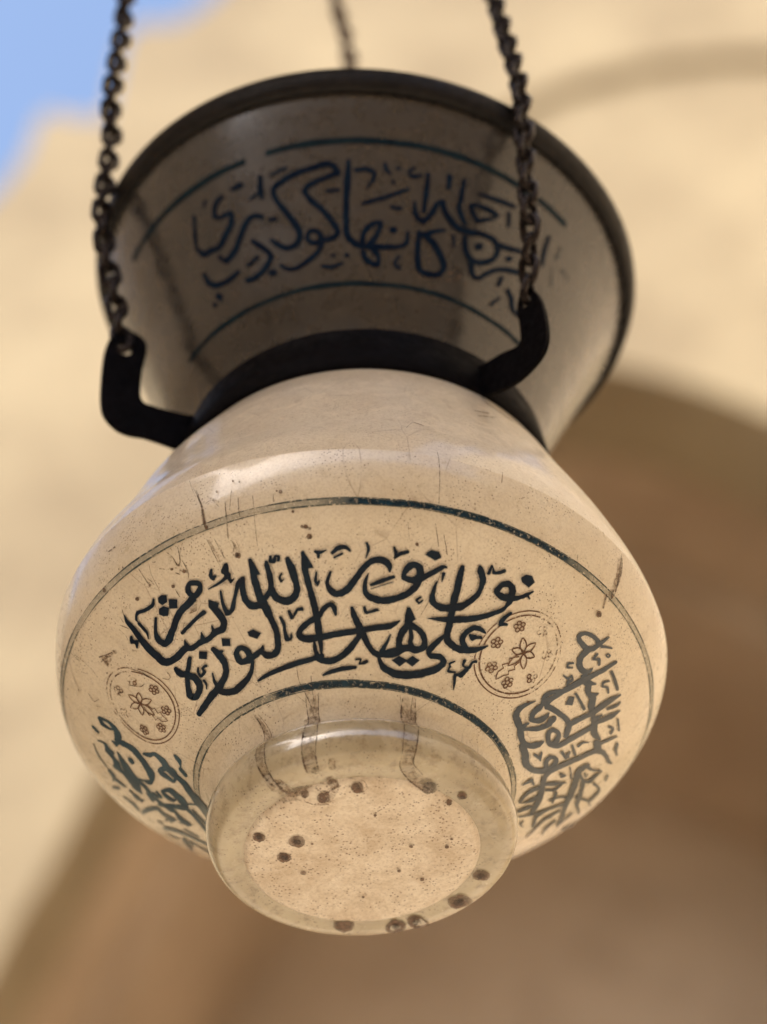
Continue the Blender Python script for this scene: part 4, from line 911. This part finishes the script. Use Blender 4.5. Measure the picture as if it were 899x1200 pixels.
def medallion(ph0, s0, rad, rot, worn, label):
    d = Decal(SB, .0011); r0 = SB.at(s0)[0]
    def P(u, v):
        c, s_ = math.cos(rot), math.sin(rot); x, y = c*u-s_*v, s_*u+c*v
        ss = s0-y*rad; return ph0+x*rad/SB.at(ss)[0], ss
    def line(pts, w, loop=False, n=3):
        N = len(pts); rails = []
        for i, (x, y) in enumerate(pts):
            a = pts[i-1] if (loop or i) else pts[0]; b = pts[(i+1) % N] if (loop or i < N-1) else pts[-1]
            tx, ty = b[0]-a[0], b[1]-a[1]; L = math.hypot(tx, ty)+1e-9; nx, ny = -ty/L*w/2, tx/L*w/2
            rails.append([*P(x+nx, y+ny), *P(x-nx, y-ny)])
        mx = sum(p[0] for p in pts)/N; my = sum(p[1] for p in pts)/N
        d.ribbon(rails, loop, 1 if mx*math.cos(worn)+my*math.sin(worn) > .30 else 0, .04, n)
    for R_, w in ((1.0, .030), (.90, .036)):
        for k in range(16):                      # the double ring, in sixteen arcs
            a0 = 2*math.pi*k/16; line([(R_*math.cos(a0+2*math.pi/16*j/4), R_*math.sin(a0+2*math.pi/16*j/4)) for j in range(5)], w, False, 2)
    def petal(cx, cy, ang, L, w, lw=.032):
        pts = []
        for j in range(12):
            t = j/6; x = L*(t if t <= 1 else 2-t); y = w*max(0., math.sin(math.pi*x/L))**.9*(1 if t <= 1 else -1)
            pts.append((cx+x*math.cos(ang)-y*math.sin(ang), cy+x*math.sin(ang)+y*math.cos(ang)))
        line(pts, lw, True, 2)
    cx, cy = .03, -.06
    for k, L in enumerate((.38, .42, .30, .36, .34, .30)):
        petal(cx, cy, math.radians(38+60*k), L, .075)
    petal(cx, cy, 0, .05, .03, .03)
    line([(cx-.02, cy+.12), (-.13, .24), (-.05, .29), (-.15, .42), (-.06, .45), (-.09, .58), (.02, .72), (.08, .56), (.15, .47), (.08, .43), (.17, .31), (.10, .27), (.12, .12)], .030, False, 2)
    for k in range(7):
        a = math.radians(-90+360/7*k); x, y = .665*math.cos(a), .665*math.sin(a)
        for j in range(5):
            b = a+2*math.pi*j/5; px_, py_ = x+.085*math.cos(b), y+.085*math.sin(b)
            line([(px_+.046*math.cos(q), py_+.046*math.sin(q)) for q in (0, 1.05, 2.1, 3.14, 4.19, 5.24)], .030, True, 2)
    o = d.build('medallion', [M_BROWN, M_BROWN_F], bowl); o['label'] = label
medallion(-2.808, 1.050, .149, math.radians(-8), math.radians(-95), 'faded brown flower medallion left of the large calligraphy')
medallion(-.779, 1.036, .149, math.radians(8), math.radians(-45), 'brown flower medallion right of the large calligraphy')
def painted(sf, s0, hw, arcs, parent, label, mats, edges=True, off=.0013, wear=None):
    d = Decal(sf, off)
    for a0, a1 in arcs: d.band(s0, hw*(.85 if edges else 1), a0, a1, 0, wob=.0014, wear=wear)
    if edges:
        d.band(s0-hw, .0020, 0, 360, 1, wob=.0008); d.band(s0+hw, .0020, 0, 360, 1, wob=.0008)
    o = d.build('painted_line', mats, parent); o['label'] = label
def smooth(x, a, b):
    x = min(1, max(0, (x-a)/(b-a))); return x*x*(3-2*x)
def worn_away(lo, hi, soft):                      # 0 where the paint is whole, 1 where it has gone
    def w(q):
        q = (q+270) % 360-270
        return max(1-smooth(q, lo-soft, lo+soft*.3), smooth(q, hi-soft*.3, hi+soft))
    return w
LM = [M_LINE, M_LINE_E]
painted(SB, SB.s[170], .0105, [(-270, 90)], bowl, 'worn teal line round the widest part of the bowl', LM, wear=worn_away(-86, -50, 16))
painted(SB, SB.s[140], .0112, [(-270, 90)], bowl, 'dark teal line round the bowl above the foot', LM, wear=worn_away(-112, -28, 30))
painted(SK, .2774, .009, [(-152, -32)], mouth, 'thin lower teal line on the flared mouth', [M_LINE_C], False, .0018)
painted(SK, .8524, .013, [(-158, -117), (-112, -36)], mouth, 'broken upper teal line on the flared mouth', [M_LINE_C], False, .0018)
# ---- neck band and its three hooks
band = lathe('neck_band', [(.700, 1.553), (.712, 1.562), (.668, 1.795), (.652, 1.803), (.635, 1.795), (.672, 1.556)], M_BAND, lamp, ox=.009, tl=.006)
def hook(outline, hole, az, th=.018, rh=.033):
    a = math.radians(az); er = Vector((math.cos(a), math.sin(a), 0)); en = Vector((-math.sin(a), math.cos(a), 0)); ez = Vector((0, 0, 1))
    # plate with a real hole: the ring of the outline is bridged to the ring of the hole
    ol = cr([list(p) for p in outline], 4, True)[:-1]; nO = len(ol)
    hp = []
    for i in range(nO):
        q = math.atan2(ol[i][1]-hole[1], ol[i][0]-hole[0]); hp.append(q)
    from mathutils.geometry import delaunay_2d_cdt
    NH = 16; hv = [(hole[0]+rh*math.cos(2*math.pi*k/NH), hole[1]+rh*math.sin(2*math.pi*k/NH)) for k in range(NH)]
    pts = [Vector(p[:2]) for p in ol]+[Vector(p) for p in hv]
    edges = [(i, (i+1) % nO) for i in range(nO)]+[(nO+i, nO+(i+1) % NH) for i in range(NH)]
    r = delaunay_2d_cdt(pts, edges, [], 1, 1e-6)
    v2, tri = r[0], r[2]
    def inside(x, y):
        c = False
        for i in range(nO):
            x1, y1 = ol[i][:2]; x2, y2 = ol[(i+1) % nO][:2]
            if (y1 > y) != (y2 > y) and x < (x2-x1)*(y-y1)/(y2-y1)+x1: c = not c
        return c and math.hypot(x-hole[0], y-hole[1]) > rh*.97
    vs, fs = [], []; N = len(v2)
    for sg in (-.5, .5):
        for p in v2: vs.append(local(er*p[0]+ez*p[1]+en*th*sg))
    for t in tri:
        cx = sum(v2[i][0] for i in t)/3; cy = sum(v2[i][1] for i in t)/3
        if inside(cx, cy): fs.append(tuple(t)[::-1]); fs.append(tuple(i+N for i in t))
    from collections import Counter
    cnt = Counter(); 
    for f in fs:
        if max(f) < N:
            for i in range(3): cnt[tuple(sorted((f[i], f[(i+1) % 3])))] += 1
    for (i, j), k in cnt.items():
        if k == 1: fs.append((i, j, j+N, i+N))
    import bmesh
    o = mesh('hook', vs, fs, M_BAND, band, False)
    bm = bmesh.new(); bm.from_mesh(o.data); bmesh.ops.recalc_face_normals(bm, faces=bm.faces); bm.to_mesh(o.data); bm.free()
    bevel(o, .004*S); return o
LHK = [(.640, 1.775), (.698, 1.779), (.812, 1.775), (.862, 1.797), (.868, 1.924), (.857, 2.044), (.866, 2.102), (.906, 2.131), (.946, 2.129), (.989, 2.088), (1.012, 2.004), (1.015, 1.865), (1.009, 1.733), (.991, 1.661), (.946, 1.615), (.897, 1.602), (.834, 1.61), (.77, 1.606), (.714, 1.602), (.690, 1.62)]
RHK = [(.660, 1.735), (.71, 1.721), (.813, 1.691), (.905, 1.657), (.913, 1.737), (.905, 1.851), (.930, 1.904), (.973, 1.895), (1.023, 1.796), (1.046, 1.663), (1.044, 1.556), (1.004, 1.504), (.922, 1.488), (.849, 1.498), (.748, 1.540), (.690, 1.60)]
hook(LHK, (.945, 2.03), 202); hook(RHK, (.957, 1.846), -52); hook(LHK, (.945, 2.035), 85)

# ------------------------------------------------------------------ chains
def link_mesh(hl, hw, wr):
    path = []
    K_ = 7; st_ = hl-hw
    for k in range(K_+1):
        a = math.pi*k/K_; path.append((hw*math.cos(a), st_+hw*math.sin(a)))
    for k in range(K_+1):
        a = math.pi+math.pi*k/K_; path.append((hw*math.cos(a), -st_+hw*math.sin(a)))
    vs, fs = [], []; N = len(path); Q = 8
    for i, (x, z) in enumerate(path):
        a = path[i-1]; b = path[(i+1) % N]; L = math.hypot(b[0]-a[0], b[1]-a[1]); nx, nz = -(b[1]-a[1])/L, (b[0]-a[0])/L
        for q in range(Q):
            t = 2*math.pi*q/Q; vs.append(Vector((x+nx*wr*math.cos(t), wr*math.sin(t), z+nz*wr*math.cos(t)))*S)
    for v in vs:                                  # each link is twisted along its length
        a = .34*v.z/(hl*S); v.x, v.y = v.x*math.cos(a)-v.y*math.sin(a), v.x*math.sin(a)+v.y*math.cos(a)
    for i in range(N):
        for q in range(Q): fs.append((i*Q+q, i*Q+(q+1) % Q, ((i+1) % N)*Q+(q+1) % Q, ((i+1) % N)*Q+q))
    me = bpy.data.meshes.new('link'); me.from_pydata([tuple(v) for v in vs], [], fs); me.materials.append(M_CHAIN)
    me.polygons.foreach_set('use_smooth', [True]*len(fs)); me.update(); return me
PITCH = .078
LINK = link_mesh(.0525, .030, .0145)
PALE = LINK.copy(); PALE.materials[0] = M_STEEL; PALE.name = 'link_pale'
def chain(pts, label, tw0, lk=LINK):
    P = cr([list(p) for p in pts], 12); L = [0]
    for a, b in zip(P, P[1:]): L.append(L[-1]+math.dist(a, b))
    root = empty('hanging_chain', W(*pts[0])); tag(root, label, 'chain', 'iron chains holding up the lamp')
    def at(s):
        for i in range(len(L)-1):
            if L[i+1] >= s:
                t = (s-L[i])/(L[i+1]-L[i]+1e-12); return Vector([a+(b-a)*t for a, b in zip(P[i], P[i+1])])
        return Vector(P[-1])
    n_ = min(99, int(L[-1]/PITCH)); base = Vector(pts[0])
    for k in range(n_):
        s = (k+.5)*PITCH; p = at(s); t = (at(s+.03)-at(s-.03)).normalized()
        o = bpy.data.objects.new('link', lk); COL.objects.link(o); o.parent = root
        xa = t.cross(cF).normalized(); ang = tw0+(math.pi/2 if k % 2 else 0)+random.uniform(-.22, .22)
        M_ = Matrix((xa, t.cross(xa), t)).transposed().to_4x4() @ Matrix.Rotation(ang, 4, 'Z')
        M_.translation = (p-base)*S; o.matrix_local = M_
LCH = [(-.878, -.355, 2.045), (-.898, -.372, 2.16), (-.923, -.392, 2.296), (-.952, -.424, 2.42), (-.974, -.454, 2.542), (-.99, -.472, 2.697), (-.988, -.471, 2.904), (-.983, -.469, 3.119), (-1.0, -.477, 3.353), (-.996, -.475, 3.611), (-.987, -.471, 3.849), (-.988, -.471, 4.056), (-.985, -.465, 5.0), (-.97, -.45, 8.4)]
RCH = [(.59, -.755, 1.85), (.595, -.789, 1.952), (.602, -.844, 2.04), (.602, -.892, 2.157), (.597, -.922, 2.365), (.593, -.938, 2.599), (.593, -.935, 2.777), (.579, -.909, 2.991), (.551, -.864, 3.258), (.521, -.818, 3.559), (.45, -.70, 4.3), (.1, -.3, 8.4)]
BCH = [(.08, .93, 2.02), (.05, 1.0, 2.3), (.02, 1.12, 2.75), (-.02, 1.05, 3.4), (-.05, .92, 4.6), (-.067, .85, 5.265), (-.076, .84, 5.388), (-.106, .80, 5.611), (-.146, .78, 5.832), (-.2, .7, 6.6), (-.3, .6, 8.4)]
chain(LCH, 'dark iron chain hooked to the plate at the left of the lamp', .35)
chain(RCH, 'dark iron chain crossing in front of the flared mouth at the right', .9)
chain(BCH, 'pale blurred iron chain rising behind the top rim of the lamp', .5, PALE)
